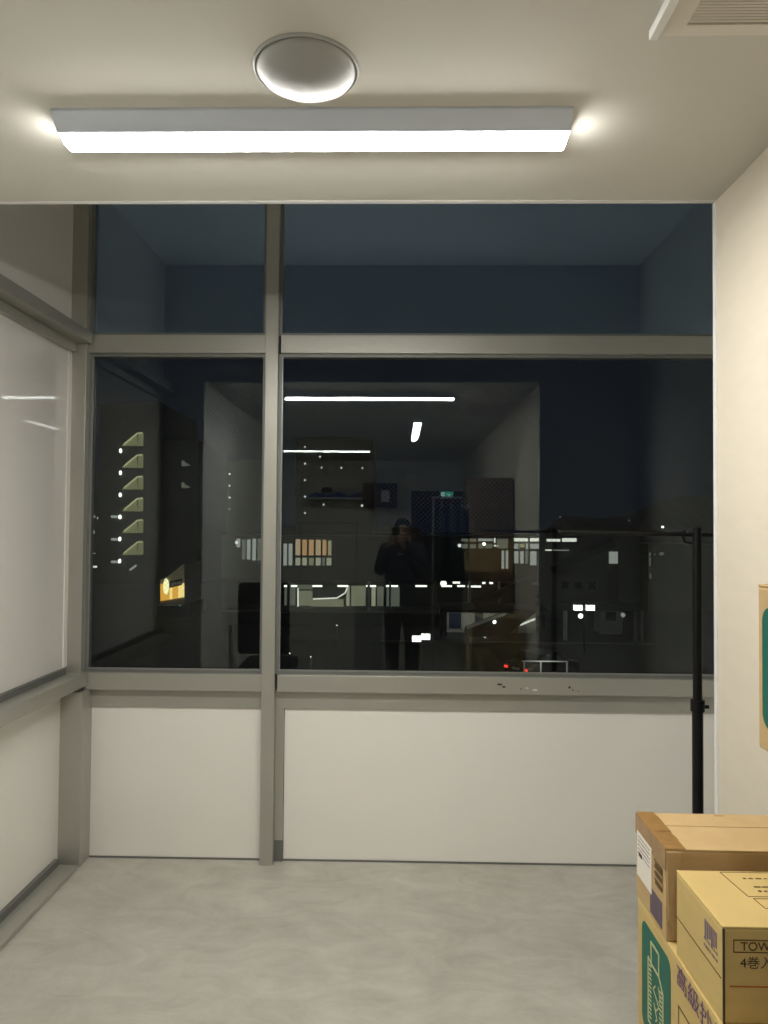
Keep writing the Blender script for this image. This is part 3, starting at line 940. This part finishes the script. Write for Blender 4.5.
# hands: the palms sit at the phone's long edges, fingers wrap round to its back, thumbs on the screen side
PXL, PXR = -.057, .016
for s, ex, wr in ((-1, PXL, LWr), (1, PXR, RWr)):
    palm0 = Vector((ex + s * .020, -.030, 1.470))
    bd.limb(wr, palm0, .026, .021)
    bd.limb(palm0, Vector((ex + s * .018, -.024, 1.525)), .020, .016)
    for i in range(4):
        z = 1.462 + i * .020
        ln = (.026, .032, .034, .028)[i]
        p0 = Vector((ex + s * .021, -.018, z)); p1 = Vector((ex + s * .018, .008, z + .002)); p2 = Vector((ex - s * .006, .0125, z + .004)); p3 = Vector((ex - s * ln * .75, .0115, z + .002))
        bd.limb(p0, p1, .0085, .008, 10); bd.limb(p1, p2, .008, .0075, 10); bd.limb(p2, p3, .0075, .0065, 10)
    t0 = Vector((ex + s * .018, -.036, 1.478)); t1 = Vector((ex + s * .006, -.034, 1.508)); t2 = Vector((ex - s * .014, -.028, 1.530))
    bd.limb(t0, t1, .0115, .010, 10); bd.limb(t1, t2, .0095, .008, 10)
blob('body', bd, M['skin'], per, .0042, 3)
for s in (-1, 1):
    e = MB().ball((hx + s * .033, hy + .0800, hz + .002), (.013, .008, .0060), 14, 10).build('eye', M['eye_white'], per, smooth=True)
    MB().ball((hx + s * .033, hy + .0870, hz + .001), (.0055, .0018, .0052), 12, 8).build('iris', M['hair'], e, smooth=True)
    MB().limb((hx + s * .018, hy + .094, hz + .026), (hx + s * .052, hy + .080, hz + .026), .004, .003, 8).build('eyebrow', M['hair'], per, smooth=True)
MB().limb((hx - .02, hy + .0915, hz - .062), (hx + .02, hy + .0915, hz - .062), .003, .003, 8).build('mouth', M['lip'], per, smooth=True)
hr = MB()
hr.ball((hx, hy - .016, hz + .042), (.084, .098, .088), 24, 14)
hr.ball((hx, hy - .045, hz + .000), (.080, .070, .085), 24, 14)
for k in range(7):
    q = (k - 3) * .2
    hr.ball((hx + .062 * math.sin(q * 1.5), hy + .050 * math.cos(q), hz + .090 - .05 * q * q), (.020, .028, .020), 10, 8)
blob('hair', hr, M['hair'], per, .006, 3)
jk = MB()
jk.loft((CX, CY), [(.80, .186, .130, 0), (.84, .192, .136, 0), (.95, .186, .132, .002), (1.08, .176, .126, .008), (1.20, .180, .130, .010), (1.30, .188, .128, .008), (1.37, .182, .112, .004), (1.415, .150, .092, .002), (1.44, .095, .078, .004)])
jk.tube((CX, CY + .002, 1.40), (CX, CY + .012, 1.475), .085, .070, 20)
for sh, el, wr in ((LSh, LEl, LWr), (RSh, REl, RWr)):
    jk.limb(sh, el, .074, .060)
    jk.limb(el, el.lerp(wr, .86), .060, .043)
blob('jacket', jk, M['navy'], per, .008, 5)
for s in (-1, 1):                                  # folds at the cuffs
    el, wr = (LEl, LWr) if s < 0 else (REl, RWr)
    MB().tube(el.lerp(wr, .82), el.lerp(wr, .93), .044, .041, 16).build('cuff', M['trouser'], per, smooth=False)
tr = MB()
tr.ball((CX, CY, .86), (.180, .124, .12), 24, 14)
for s in (-1, 1):
    tr.limb((CX + s * .088, CY, .84), (CX + s * .098, CY + .012, .48), .100, .076)
    tr.limb((CX + s * .098, CY + .012, .48), (CX + s * .10, CY - .008, .10), .074, .062)
blob('trousers', tr, M['trouser'], per, .008, 4)
for s in (-1, 1):
    sh = MB()
    sh.limb((CX + s * .10, CY - .04, .05), (CX + s * .118, CY + .14, .038), .048, .038)
    sh.box(CX + s * .108 - .045, CX + s * .108 + .045, CY - .085, CY + .175, .0, .022)
    blob('shoe', sh, M['black'], per, .006, 3)
# white marks on the jacket
MB().box(-.142, -.114, CY + .07, CY + .107, 1.345, 1.370).build('sleeve_badge', M['paper'], per, bevel=.004)
MB().box(-.006, .026, CY + .10, CY + .1335, 1.334, 1.360).build('chest_badge', M['paper'], per, bevel=.004)
MB().prism([(.032, CY + .10, 1.347), (.036, CY + .10, 1.360), (.048, CY + .10, 1.354), (.064, CY + .10, 1.359), (.056, CY + .10, 1.345), (.042, CY + .10, 1.338)], (0, .0335, 0)).build('chest_badge', M['paper'], per)
# phone, held up just behind the lens
t = tag(empty('phone', (-.02, -.012, 1.455)), 'dark phone held up in both hands before the face of the reflected person', 'phone')
MB().box(PXL, PXR, -.016, -.008, 1.455, 1.605).build('case', M['black'], t, bevel=.003)
MB().box(PXL + .003, PXR - .003, -.0168, -.016, 1.459, 1.601).build('screen', M['car_glass'], t)
MB().tube((.0, -.008, 1.59), (.0, -.0062, 1.59), .007).tube((.0, -.008, 1.57), (.0, -.0062, 1.57), .007).build('lens', M['car_glass'], t)

# ------------------------------------------------------------------ the town outside, night
GZ = -6.0
struct(MB().box(-160, 160, 6, 420, GZ - 1, GZ).build('ground', M['asphalt']))


def slab(b, x0, y0, x1, y1, Y, depth):
    """a box whose front face at distance Y covers this rectangle of the view"""
    p, q = at(x0, y0, Y), at(x1, y1, Y)
    return b.box(min(p.x, q.x), max(p.x, q.x), Y, Y + depth, min(p.z, q.z), max(p.z, q.z))


def lit_window(parent, x0, y0, x1, y1, Y, m, fr='steel_dk', bar=0.5):
    """a window of a far building: a frame proud of the wall with its lit pane inside"""
    p, q = at(x0, y0, Y), at(x1, y1, Y)
    X0, X1, Z0, Z1 = min(p.x, q.x), max(p.x, q.x), min(p.z, q.z), max(p.z, q.z)
    e = min(.05, (X1 - X0) * .12, (Z1 - Z0) * .12)
    f = MB().box(X0, X1, Y - .05, Y + .02, Z0, Z0 + e).box(X0, X1, Y - .05, Y + .02, Z1 - e, Z1).box(X0, X0 + e, Y - .05, Y + .02, Z0 + e, Z1 - e).box(X1 - e, X1, Y - .05, Y + .02, Z0 + e, Z1 - e)
    w = f.build('window', M[fr], parent)
    MB().box(X0 + e, X1 - e, Y - .03, Y, Z0 + e, Z1 - e).build('pane', M[m], w)
    return w


def lamp_ball(parent, px, py, Y, r, m='lamp_s', name='wall_lamp'):
    p = at(px, py, Y)
    return MB().ball((p.x, Y, p.z), (r, r, r), 10, 6).build(name, M[m], parent)


# station across the road: upper storey with lit windows, open hall below
ST = 56.0
e = at(400, 580, ST)
st = tag(empty('station_building', (e.x, ST, GZ)), 'long station building across the road with a row of lit upper windows', 'building')
b = MB(); slab(b, 222, 535, 544.6, 582, ST, 10); b.build('upper_storey', M['concrete_dk'], st)
b = MB(); slab(b, 218, 531.5, 549, 535, ST - .6, 11); b.build('roof', M['black2'], st)
b = MB(); slab(b, 222, 612, 545, 640, ST, 10); b.build('lower_wall', M['concrete_dk'], st)
b = MB(); slab(b, 222, 582, 545, 612, ST + 5.5, 4.4); b.build('hall_back_wall', M['concrete_dk'], st)
for (x0, y0, x1, y1, m) in (
        (236, 538, 241, 548, 'w_mid'), (241.6, 539, 246, 560, 'w_dim'), (246.6, 539, 251, 560, 'w_mid'), (252, 538, 256.5, 561, 'w_mid'), (257.2, 538, 262, 561, 'w_dim'), (262.5, 538, 269, 561, 'w_dim'),
        (283, 543, 287.6, 566, 'w_mid'), (288.2, 543, 293, 566, 'w_mid'),
        (295, 538.5, 301, 556, 'w_curtain2'), (301.8, 539, 307.6, 556, 'w_curtain'), (308.4, 539, 314.4, 556, 'w_curtain'), (315.2, 539, 321.4, 556, 'w_curtain2'), (322, 539, 327, 556, 'w_curtain'), (327.5, 540, 332, 556, 'w_yellow'),
        (295, 557, 301, 566, 'w_hall2'), (301.8, 557, 307.6, 566, 'w_hall2'), (308.4, 557, 314.4, 566, 'w_hall'), (315.2, 557, 321.4, 566, 'w_hall2'), (322, 557, 325.4, 566, 'w_dim'), (326, 557, 332, 566, 'w_hall2'),
        (461, 538, 468.6, 542, 'w_dim'), (469.2, 538, 476.6, 542, 'w_dim'), (461, 543.4, 468.6, 549, 'w_dim'), (469.2, 543.4, 476.6, 549, 'w_dim'),
        (477.6, 538, 493, 541.6, 'w_mid'), (477.6, 543, 484, 549, 'w_dim'), (484.5, 543, 493, 549, 'w_dim'), (493.6, 537.5, 495.6, 543, 'w_bright'), (493.6, 544.6, 499, 546.8, 'w_bright'),
        (496.4, 538, 508.6, 549, 'w_dim'), (501, 550, 504.6, 569, 'w_mid'), (505.2, 550, 508.6, 569, 'w_mid'),
        (513.4, 537.5, 528.4, 542, 'w_bright'), (513.4, 543, 520, 549.5, 'w_mid'), (518, 543.5, 525, 548, 'w_yellow'), (525.4, 543, 528.4, 549.5, 'w_mid'),
        (529.4, 537.5, 544.4, 542, 'w_bright'), (529.4, 543, 544, 549.5, 'w_mid'), (513.4, 550.6, 519, 564, 'w_mid'), (519.6, 550.6, 524, 564, 'w_mid'), (524.6, 550.6, 528.4, 564, 'w_dim'), (529.4, 550.6, 537, 566, 'w_mid')):
    lit_window(st, x0, y0, x1, y1, ST, m)
lamp_ball(st, 459.5, 545.5, ST - .3, .14); lamp_ball(st, 484, 544, ST - .3, .13, 'lamp_w'); lamp_ball(st, 236.5, 542.5, ST - .3, .12)
# lit inside of the station's open level, its lamplight put in as glowing panes
for (x0, y0, x1, y1, m) in ((284, 584, 296, 611, 'w_dim'), (297, 584, 313, 590, 'w_dim'), (297, 590, 313, 610, 'w_hall'), (346, 585, 350, 611, 'w_hall2'), (350.6, 585, 366, 611, 'w_hall'), (371, 586, 376, 609, 'w_hall2'), (376.6, 586, 384, 609, 'w_dim'), (386, 586, 400, 611, 'w_dim')):
    lit_window(st, x0, y0, x1, y1, ST + 5.4, m)
b = MB(); slab(b, 311, 599.5, 343, 611, ST + 4.6, .6); b.build('kiosk', M['w_hall'], st)  # the lamplight on it is put in as glow
b = MB()
for (p, q) in (((313, 599), (337, 598)), ((337, 598), (345, 593)), ((345, 593), (347.5, 587.5)), ((298, 588), (298, 611))):
    b.bar(at(*p, ST + 4.4), at(*q, ST + 4.4), .10, .16, (0, 1, 0))
b.build('lit_handrail', M['w_bright'], st)  # glows in place of lamplight falling on the rail
for px in (288, 368.5, 390, 436, 470, 500):
    b = MB(); slab(b, px - .9, 582, px + .9, 612, ST + 1, .6); b.build('column', M['concrete_lt'], st)
b = MB(); slab(b, 222, 611, 545, 613.2, ST - .4, .3); b.build('edge_beam', M['concrete'], st)
for (x0, x1) in ((284, 288), (291, 297), (312.5, 322), (337.5, 348), (366, 376), (386, 398), (415.5, 427), (441.5, 452), (457.5, 465)):
    b = MB(); slab(b, x0, 585.3, x1, 587.0, ST + 3, .2); b.build('tube_light', M['tube'], st)
for (x0, x1, y) in ((468, 481, 586.5), (482.6, 485.4, 583), (489.8, 493, 583), (453, 460, 582.6)):
    b = MB(); slab(b, x0, y - .8, x1, y + 1.0, ST + 2, .2); b.build('tube_light', M['tube'], st)
lamp_ball(st, 443.5, 583.5, ST + 2, .26, 'tube', 'globe_lamp')

# pale ground-floor hall with blue shutters and stairs
E2 = 53.0
e = at(500, 640, E2)
h2 = tag(empty('stair_hall', (e.x, E2, GZ)), 'pale lit ground-floor hall with two blue shutters beside a dark stair', 'building')
b = MB(); slab(b, 446, 612, 536, 640, E2, 2.4); b.build('wall', M['concrete_lt'], h2)
b = MB(); slab(b, 440, 609.5, 536, 612, E2 - 2.4, 4.9); b.build('canopy', M['concrete_dk'], h2)
for (x0, y0, x1, y1) in ((449, 613, 461, 628), (475, 613, 483, 624)):
    b = MB(); slab(b, x0, y0, x1, y1, E2 - .08, .08); b.build('shutter', M['blue_pane'], h2)
b = MB().prism([at(466, 634, E2 - 2.0), at(468, 629, E2 - 2.0), at(512, 612.5, E2 - 2.0), at(535, 613, E2 - 2.0), at(510, 633, E2 - 2.0), at(505, 641, E2 - 2.0), at(472, 641, E2 - 2.0)], (0, 1.7, 0))
b.build('stair_flight', M['concrete_dk'], h2)
for px in (441, 446, 517):
    b = MB(); slab(b, px - .8, 612, px + .8, 641, E2 - 1.9, .25); b.build('post', M['steel_dk'], h2)
b = MB().bar(at(520, 625, E2 - .4), at(535, 619, E2 - .4), .12, .12, (0, 1, 0)); b.build('stair_strip_light', M['w_bright'], h2)
lamp_ball(h2, 494.5, 622, E2 - 2.3, .13, 'lamp_w', 'globe_lamp'); lamp_ball(h2, 485, 638.5, E2 - 2.4, .12)
b = MB(); slab(b, 440, 609.5, 536, 613.4, E2 - 2.5, .1); b.build('lamp_cover_lip', M['concrete_dk'], h2)  # added to hide the lamp under the canopy
lp = at(470, 611.2, E2 - 1.2)
b = MB().box(lp.x - 2.2, lp.x + 2.6, E2 - 1.5, E2 - 1.1, lp.z + .03, lp.z + .09); b.build('added_wall_light', M['lamp_w'], h2)  # added lamp, out of sight, to brighten the pale wall

b = MB().bar(at(474, 605, E2 - .9), at(534, 578, E2 - .9), .5, .75, (0, 1, 0)); b.build('escalator_roof', M['concrete_dk'], h2)

# grey hall at the right with three dark wall emblems and a lit stair window
E3 = 50.0
e = at(590, 640, E3)
h3 = tag(empty('station_hall', (e.x, E3, GZ)), 'grey hall across the road with three dark square signs and one lit window', 'building')
b = MB(); slab(b, 553, 533, 640, 604, E3, 5); b.build('facade', M['concrete'], h3)
b = MB(); slab(b, 551, 529.5, 684, 533, E3 - .8, 5.8); b.build('roof', M['black2'], h3)
b = MB(); slab(b, 551, 603, 642, 611.5, E3 - .5, 5.5); b.build('floor_band', M['concrete_dk'], h3)
b = MB().bar(at(552, 570, E3 - .6), at(560, 566, E3 - .6), .5, .75, (0, 1, 0)).bar(at(560, 566, E3 - .6), at(614, 543, E3 - .6), .5, .75, (0, 1, 0)); b.build('escalator_roof', M['concrete_dk'], h3)
b = MB(); slab(b, 607.5, 565, 619, 603, E3 - .1, .1); b.build('dark_bay', M['wood'], h3)
lit_window(h3, 608, 550.8, 618.4, 564.4, E3, 'w_mid')
for (x0, x1, y0, y1, m) in ((546, 560.6, 538.5, 542, 'w_bright'), (561.4, 577, 537.5, 542.4, 'w_bright'), (545, 552, 549.2, 551, 'w_bright'), (553, 569, 549.6, 550.8, 'w_mid')):
    lit_window(h3, x0, y0, x1, y1, E3, m)
Yq = E3 - .12
c0 = at(565, 585, E3)
b = MB(); slab(b, 562, 581.4, 568.6, 588.6, Yq, .12); b.build('wall_sign', M['black2'], h3)
b = MB(); slab(b, 574.8, 582, 581.6, 588.8, Yq, .12); b.build('wall_sign', M['black2'], h3)
b = MB().bar(at(588, 581.8, E3 - .06), at(595, 588.8, E3 - .06), .20, .10, (0, 1, 0)).bar(at(595, 581.8, E3 - .06), at(588, 588.8, E3 - .06), .20, .10, (0, 1, 0)); b.build('wall_sign', M['black2'], h3)
for px, w in ((566, 1.3), (637, .9), (642, 1.5)):
    b = MB(); slab(b, px - w, 611.5, px + w, 642, E3 - .4, .5); b.build('pillar', M['concrete_lt'], h3)
b = MB(); slab(b, 601.5, 612, 622.5, 634.5, E3 + .6, 2); b.build('kiosk', M['concrete_lt'], h3)
b = MB(); slab(b, 606, 612, 616, 621, E3 + .5, .1); b.build('kiosk_window', M['car_glass'], h3)
b = MB(); slab(b, 551, 640, 642, 643, E3, 5); b.build('base', M['concrete'], h3)
lamp_ball(h3, 623, 615, E3 - .6, .16, 'w_mid', 'globe_lamp')
lamp_ball(h3, 580.6, 616, E3 - 1.5, .17, 'lamp_w', 'globe_lamp')

# low kerb wall along the far side of the road
kw = MB(); slab(kw, 380, 641.5, 655, 646.5, 47.0, .6)
struct(kw.build('trim_6', M['concrete']))


def street_lamp(label, heads, pole, Y, size):
    p0 = at(pole[0], pole[1], Y)
    t = tag(empty('street_lamp', (p0.x, Y, GZ)), label, 'street lamp')
    MB().tube((p0.x, Y, GZ), (p0.x, Y, p0.z), .07, .05, 8).build('pole', M['steel_dk'], t)
    for (x, y) in heads:
        q = at(x, y, Y)
        MB().bar((p0.x, Y, p0.z - .05), (q.x, Y, q.z), .05, .05).build('arm', M['steel_dk'], t)
        hd = MB().box(q.x - size * .62, q.x + size * .62, Y - .14, Y + .20, q.z + size * .40, q.z + size * .52).build('lamp_head', M['steel_dk'], t)
        MB().box(q.x - size * .58, q.x + size * .58, Y - .10, Y + .16, q.z - size * .40, q.z + size * .40).build('lens', M['lamp_w'], hd)
    return t


street_lamp('twin-headed bright street lamp in front of the grey hall', [(578, 607.6), (590.4, 607.6)], (584, 606), 44.0, .42)
street_lamp('twin-headed street lamp low in the pane beside the reflected legs', [(416.6, 638.4), (425.6, 636.4)], (421, 637), 37.5, .40)
for (x, y, Y, lab) in ((187, 584.5, 90, 'far small street light just right of the orange sign'), (197, 585.5, 100, 'far small street light second right of the orange sign'),
                       (225, 585.5, 95, 'far small street light left of the mullion at mid height'), (245.5, 607.5, 60, 'lone small street light low left of the mullion'),
                       (337, 625, 46, 'small street light under the lit station level'), (290, 653, 37, 'small low street light at the lower left of the right pane'),
                       (311, 656.5, 37, 'small low street light near the bottom of the right pane'), (629, 520.5, 130, 'far small light above the grey hall roof'), (662.5, 527, 120, 'bright far light on the hill left of the pole'),
                       (560, 517, 150, 'faint far light above the left of the grey hall')):
    p = at(x, y, Y)
    t = tag(empty('street_light', (p.x, Y, GZ)), lab, 'street light')
    MB().tube((p.x, Y, GZ), (p.x, Y, p.z), .06, .04, 6).build('pole', M['steel_dk'], t)
    r = .0007 * Y if x != 662.5 else .0015 * Y
    MB().ball((p.x, Y - .1, p.z), (r * 1.2, r, r), 10, 6).build('lamp_head', M['lamp_w' if Y < 95 or x == 662.5 else 'lamp_s'], t)

AR = 68.0
e = at(675, 640, AR)
ar = tag(empty('side_building', (e.x, AR, GZ)), 'dark building left of the black pole with specks of lit sign and windows', 'building')
b = MB(); slab(b, 648, 544, 730, 642, AR, 10); b.build('wall', M['concrete_dk'], ar)
for (x0, y0, x1, y1, m) in ((643.2 + 5.5, 552, 651, 556, 'w_dim'), (643.4 + 5.5, 557, 651, 566, 'w_dim'), (653.5, 553, 656, 555, 'w_dim'), (659, 552, 664, 555.4, 'w_dim'), (649, 573, 651.6, 579, 'w_dim'), (658, 615, 664.4, 616.6, 'w_mid'), (658.8, 618, 660.4, 634, 'w_dim'), (660, 632, 664, 634.4, 'w_mid')):
    lit_window(ar, x0, y0, x1, y1, AR, m)

# apartment tower with lit stairs, left
A1 = 95.0
e = at(130, 600, A1)
ap = tag(empty('apartment_tower', (e.x, A1, GZ)), 'dark apartment tower with six lit stair landings one above another', 'building')
b = MB(); slab(b, 100, 405, 160, 640, A1, 16); b.build('tower_wall', M['concrete_dk'], ap)
b = MB(); slab(b, 99, 402, 161, 405, A1 - .3, 17); b.build('roof_slab', M['concrete_dk'], ap)
for i in range(6):  # openings, landing walls and edges glow in place of lamplight on them
    dy = i * 21.75
    w = MB().prism([at(122.5, 446 + dy, A1), at(137, 433.6 + dy, A1), at(138, 446 + dy, A1)], (0, -.3, 0)).build('stair_opening', M['w_stair'], ap)
    b = MB(); slab(b, 138.2, 433.2 + dy, 142.4, 446 + dy, A1 - .35, .3); b.build('landing_wall', M['w_stair'], ap)
    MB().bar(at(124, 444.4 + dy, A1 - .4), at(137.4, 433.4 + dy, A1 - .4), .2, .12, (0, 1, 0)).bar(at(137.4, 433.4 + dy, A1 - .4), at(142.6, 433.0 + dy, A1 - .4), .2, .12, (0, 1, 0)).build('stair_edge', M['w_stair2'], ap)
    MB().ball(at(120.6 - .2 * i, 450.8 + dy + .3 * i, A1 - .4), (.19, .16, .30), 10, 6).build('stair_lamp', M['lamp_w'], ap)
    if i >= 3:
        b = MB(); slab(b, 111, 515.4 + (i - 3) * 22.6, 118, 518 + (i - 3) * 22.6, A1 - .4, .3); b.build('strip_lamp', M['w_mid'], ap)
b = MB().prism([at(129.5, 569.5, A1 - .3), at(136, 564.6, A1 - .3), at(137, 566, A1 - .3), at(131, 570.6, A1 - .3)], (0, -.2, 0)); b.build('canopy_lamp', M['w_mid'], ap)
for y in (463, 485):
    b = MB(); slab(b, 181.6, y - 2.6, 184.2, y + 3, A1 - .1, .1)
    b.prism([at(184.4, y + 3, A1 - .1), at(184.4, y - 1, A1 - .1), at(191, y + 2.6, A1 - .1)], (0, .1, 0)); b.build('stair_window', M['w_dim'], ap)
b = MB(); slab(b, 160, 440, 196, 640, A1, 16); b.build('tower_wall', M['concrete_dk'], ap)

A2 = 125.0
e = at(330, 540, A2)
a2 = tag(empty('apartment_block', (e.x, A2, GZ)), 'far dark apartment block with a column of small stair lamps, right of the mullion', 'building')
b = MB(); slab(b, 296, 440, 372, 600, A2, 14); b.build('block_wall', M['concrete_dk'], a2)
b = MB(); slab(b, 295, 437, 373, 440, A2 - .3, 15); b.build('roof_slab', M['concrete_dk'], a2)
for (x, y) in ((305, 447), (305, 463.6), (305, 480), (305, 496.6), (305, 513), (320, 456.6), (321.6, 467.6), (341.4, 467.8), (362.4, 468), (323.6, 504.6), (362, 505.6)):
    lamp_ball(a2, x, y, A2 - .4, .15 if x != 362 else .20, 'lamp_s', 'stair_lamp')
A3 = 172.0
e = at(235, 540, A3)
a3 = tag(empty('apartment_block', (e.x, A3, GZ)), 'farthest dark apartment block with four tiny lamps left of the mullion', 'building')
b = MB(); slab(b, 205, 462, 262, 600, A3, 14); b.build('block_wall', M['concrete_dk'], a3)
b = MB(); slab(b, 204, 459, 263, 462, A3 - .3, 15); b.build('roof_slab', M['concrete_dk'], a3)
for i, y in enumerate((474, 485.7, 497.6, 509)):
    lamp_ball(a3, 229.6, y, A3 - .4, .24 if i < 3 else .16, 'lamp_s', 'stair_lamp')
A4 = 97.0
e = at(94, 560, A4)
a4 = tag(empty('low_building', (e.x, A4, GZ)), 'low building at the far left edge of the window with scattered lit windows', 'building')
b = MB(); slab(b, 70, 508, 100, 640, A4, 9); b.build('wall', M['concrete_dk'], a4)
for (x0, y0, x1, y1, m) in ((93.6, 515, 95.6, 518, 'w_mid'), (97.2, 516.6, 99.4, 519.6, 'w_bright'), (99.6, 521, 101, 526, 'w_mid'), (93.4, 530, 95, 534, 'w_mid'), (92.6, 552.6, 96, 554, 'w_mid'), (97, 557, 100, 562, 'w_dim'), (92.8, 565.4, 97.6, 568, 'w_bright')):
    lit_window(a4, x0, y0, x1, y1, A4, m)

# shop with a glowing orange sign
S_ = 60.0
e = at(172, 610, S_)
sh = tag(empty('shop_building', (e.x, S_, GZ)), 'small shop with a glowing orange sign, pale oval emblem and slanted top', 'shop')
b = MB().prism([at(160, 604, S_), at(160, 580, S_), at(167, 577, S_), at(184.4, 563, S_), at(184.4, 604, S_)], (0, 5, 0)); b.build('sign_wall', M['concrete_lt'], sh)
b = MB(); slab(b, 158, 603.6, 190, 632, S_ + .2, 5); b.build('shop_wall', M['concrete_dk'], sh)
xs = [160.4, 163.4, 166.4, 169.6, 172.4, 175.4, 178.2, 181, 184]
for i in range(8):
    top = 587.6 - .55 * i if i > 2 else (584 if i == 0 else 588)
    b = MB().prism([at(xs[i], 601 - .5 * i, S_ - .1), at(xs[i + 1], 600.6 - .5 * i, S_ - .1), at(xs[i + 1], top - .4, S_ - .1), at(xs[i], top, S_ - .1)], (0, .1, 0))
    b.build('sign_panel', M['sign_o' if i in (0, 1, 2, 4, 5) else 'sign_y'], sh)
b = MB().prism([at(169.4, 588, S_ - .12), at(169.4, 581, S_ - .12), at(182, 578.6, S_ - .12), at(182, 585, S_ - .12)], (0, .1, 0)); bn = b.build('sign_band', M['sign_band'], sh)
b = MB()
for (x, y0, y1) in ((171.2, 584, 586), (173, 582.6, 585.8), (175.4, 582, 585.2), (178, 582, 584.6), (180, 581.4, 584)):
    b.bar(at(x, y0, S_ - .14), at(x + .5, y1, S_ - .14), .08, .03, (0, 1, 0))
b.build('sign_mark', M['w_dim'], bn)
c = at(166, 586.6, S_ - .2)
MB().prism([(c.x + .24 * math.cos(k * PI / 10), S_ - .16, c.z + .68 * math.sin(k * PI / 10)) for k in range(20)], (0, -.06, 0)).build('oval_emblem', M['sign_oval'], sh)
b = MB().box(at(162, 604, S_).x, at(183, 604, S_).x, S_ - 1.0, S_ - .8, at(172, 604, S_).z - .1, at(172, 604, S_).z)
b.build('sign_ledge', M['steel_dk'], sh)
for px in (159, 167, 170, 175, 180):
    b = MB(); slab(b, px - .25, 604.5, px + .25, 606.5, S_ - .9, .1); b.build('ledge_lamp', M['w_mid'], sh)

fl = bpy.data.lights.new('sign_spill_fill', 'POINT'); fl.energy = 6; fl.color = (1, .82, .45); fl.shadow_soft_size = .1  # added unseen lamp, stands in for spill from the sign
fo = bpy.data.objects.new('sign_spill_fill', fl); COL.objects.link(fo); fo.location = at(175, 577, S_ - 1.3)

# car, guard rail
Y = 35.6
p = at(516, 668, Y)
car = tag(empty('car', (p.x + 1.55, Y + 1.2, GZ), -.90), 'dark car with glowing red tail lights at the bottom of the right pane', 'car')
sec = [(-2.0, .35), (-2.0, .85), (-1.85, .98), (-1.35, 1.02), (-.95, 1.42), (.35, 1.45), (1.05, 1.0), (1.85, .85), (2.0, .6), (2.0, .35)]
MB().prism([(-.80, y, z) for y, z in sec], (1.60, 0, 0)).build('car_body', M['car'], car, local=True, bevel=.06)
MB().prism([(-.70, -1.31, 1.06), (.70, -1.31, 1.06), (.62, -1.0, 1.36), (-.62, -1.0, 1.36)], (0, -.04, .03)).build('rear_window', M['car_glass'], car, local=True)
for s in (-1, 1):
    MB().prism([(s * .80, -1.2, 1.04), (s * .80, .85, 1.04), (s * .80, .3, 1.38), (s * .80, -.9, 1.36)], (s * .012, 0, 0)).build('side_window', M['car_glass'], car, local=True)
    MB().box(min(s * .52, s * .76), max(s * .52, s * .76), -2.03, -1.98, .70, .82).build('tail_light', M['tail'], car, local=True)
    for y in (-1.3, 1.3):
        MB().tube((s * .62, y, .31), (s * .81, y, .31), .31, n=16).build('wheel', M['rubber'], car, local=True)
MB().box(-.22, .22, -2.03, -2.0, .70, .82).build('number_plate', M['paper'], car, local=True)
Y = 33.6
p, q = at(522, 661, Y), at(568, 661, Y)
gr = tag(empty('guard_rail', ((p.x + q.x) / 2, Y, GZ)), 'white guard rail beside the road right of the car', 'guard rail')
MB().box(p.x, q.x, Y - .03, Y + .03, p.z - .02, p.z + .02).build('rail_beam', M['rail'], gr)
for i in (.05, .41, .98):
    x = p.x + (q.x - p.x) * i
    MB().box(x - .03, x + .03, Y, Y + .06, GZ, p.z).build('rail_post', M['rail'], gr)
l_ = bpy.data.lights.new('rail_fill_light', 'POINT'); l_.energy = 22; l_.color = (.95, 1, .92); l_.shadow_soft_size = .2  # added unseen lamp to brighten the guard rail
lo = bpy.data.objects.new('rail_fill_light', l_); COL.objects.link(lo); lo.location = at(548, 656, 33.0)

# wooded hill, right and far
rnd = random.Random(8)
for (nm, Yh, x0, x1, ybase, amp, seed) in (('hill', 240, 560, 900, 520, 9, 1), ('hill', 300, -200, 420, 528, 5, 2)):
    pts, n = [], 30
    for i in range(n + 1):
        px = x0 + (x1 - x0) * i / n
        up = ybase - (22 * min(1, max(0, (px - 600) / 90)) if seed == 1 else 0) - amp * (.5 + .5 * math.sin(i * .7 + seed)) * .5
        pts.append(at(px, up, Yh))
    bh = MB()
    vs, fs = [], []
    for k, p in enumerate(pts):
        vs += [(p.x, Yh - 60, GZ - .5), (p.x, Yh, p.z), (p.x, Yh + 60, GZ - .5)]
    for k in range(n):
        for j in range(2):
            fs.append((k * 3 + j, (k + 1) * 3 + j, (k + 1) * 3 + j + 1, k * 3 + j + 1))
        fs.append((k * 3 + 2, (k + 1) * 3 + 2, (k + 1) * 3, k * 3))
    fs += [(0, 1, 2), (n * 3 + 2, n * 3 + 1, n * 3)]
    struct(bh.add(vs, fs).build(nm, M['hill']))
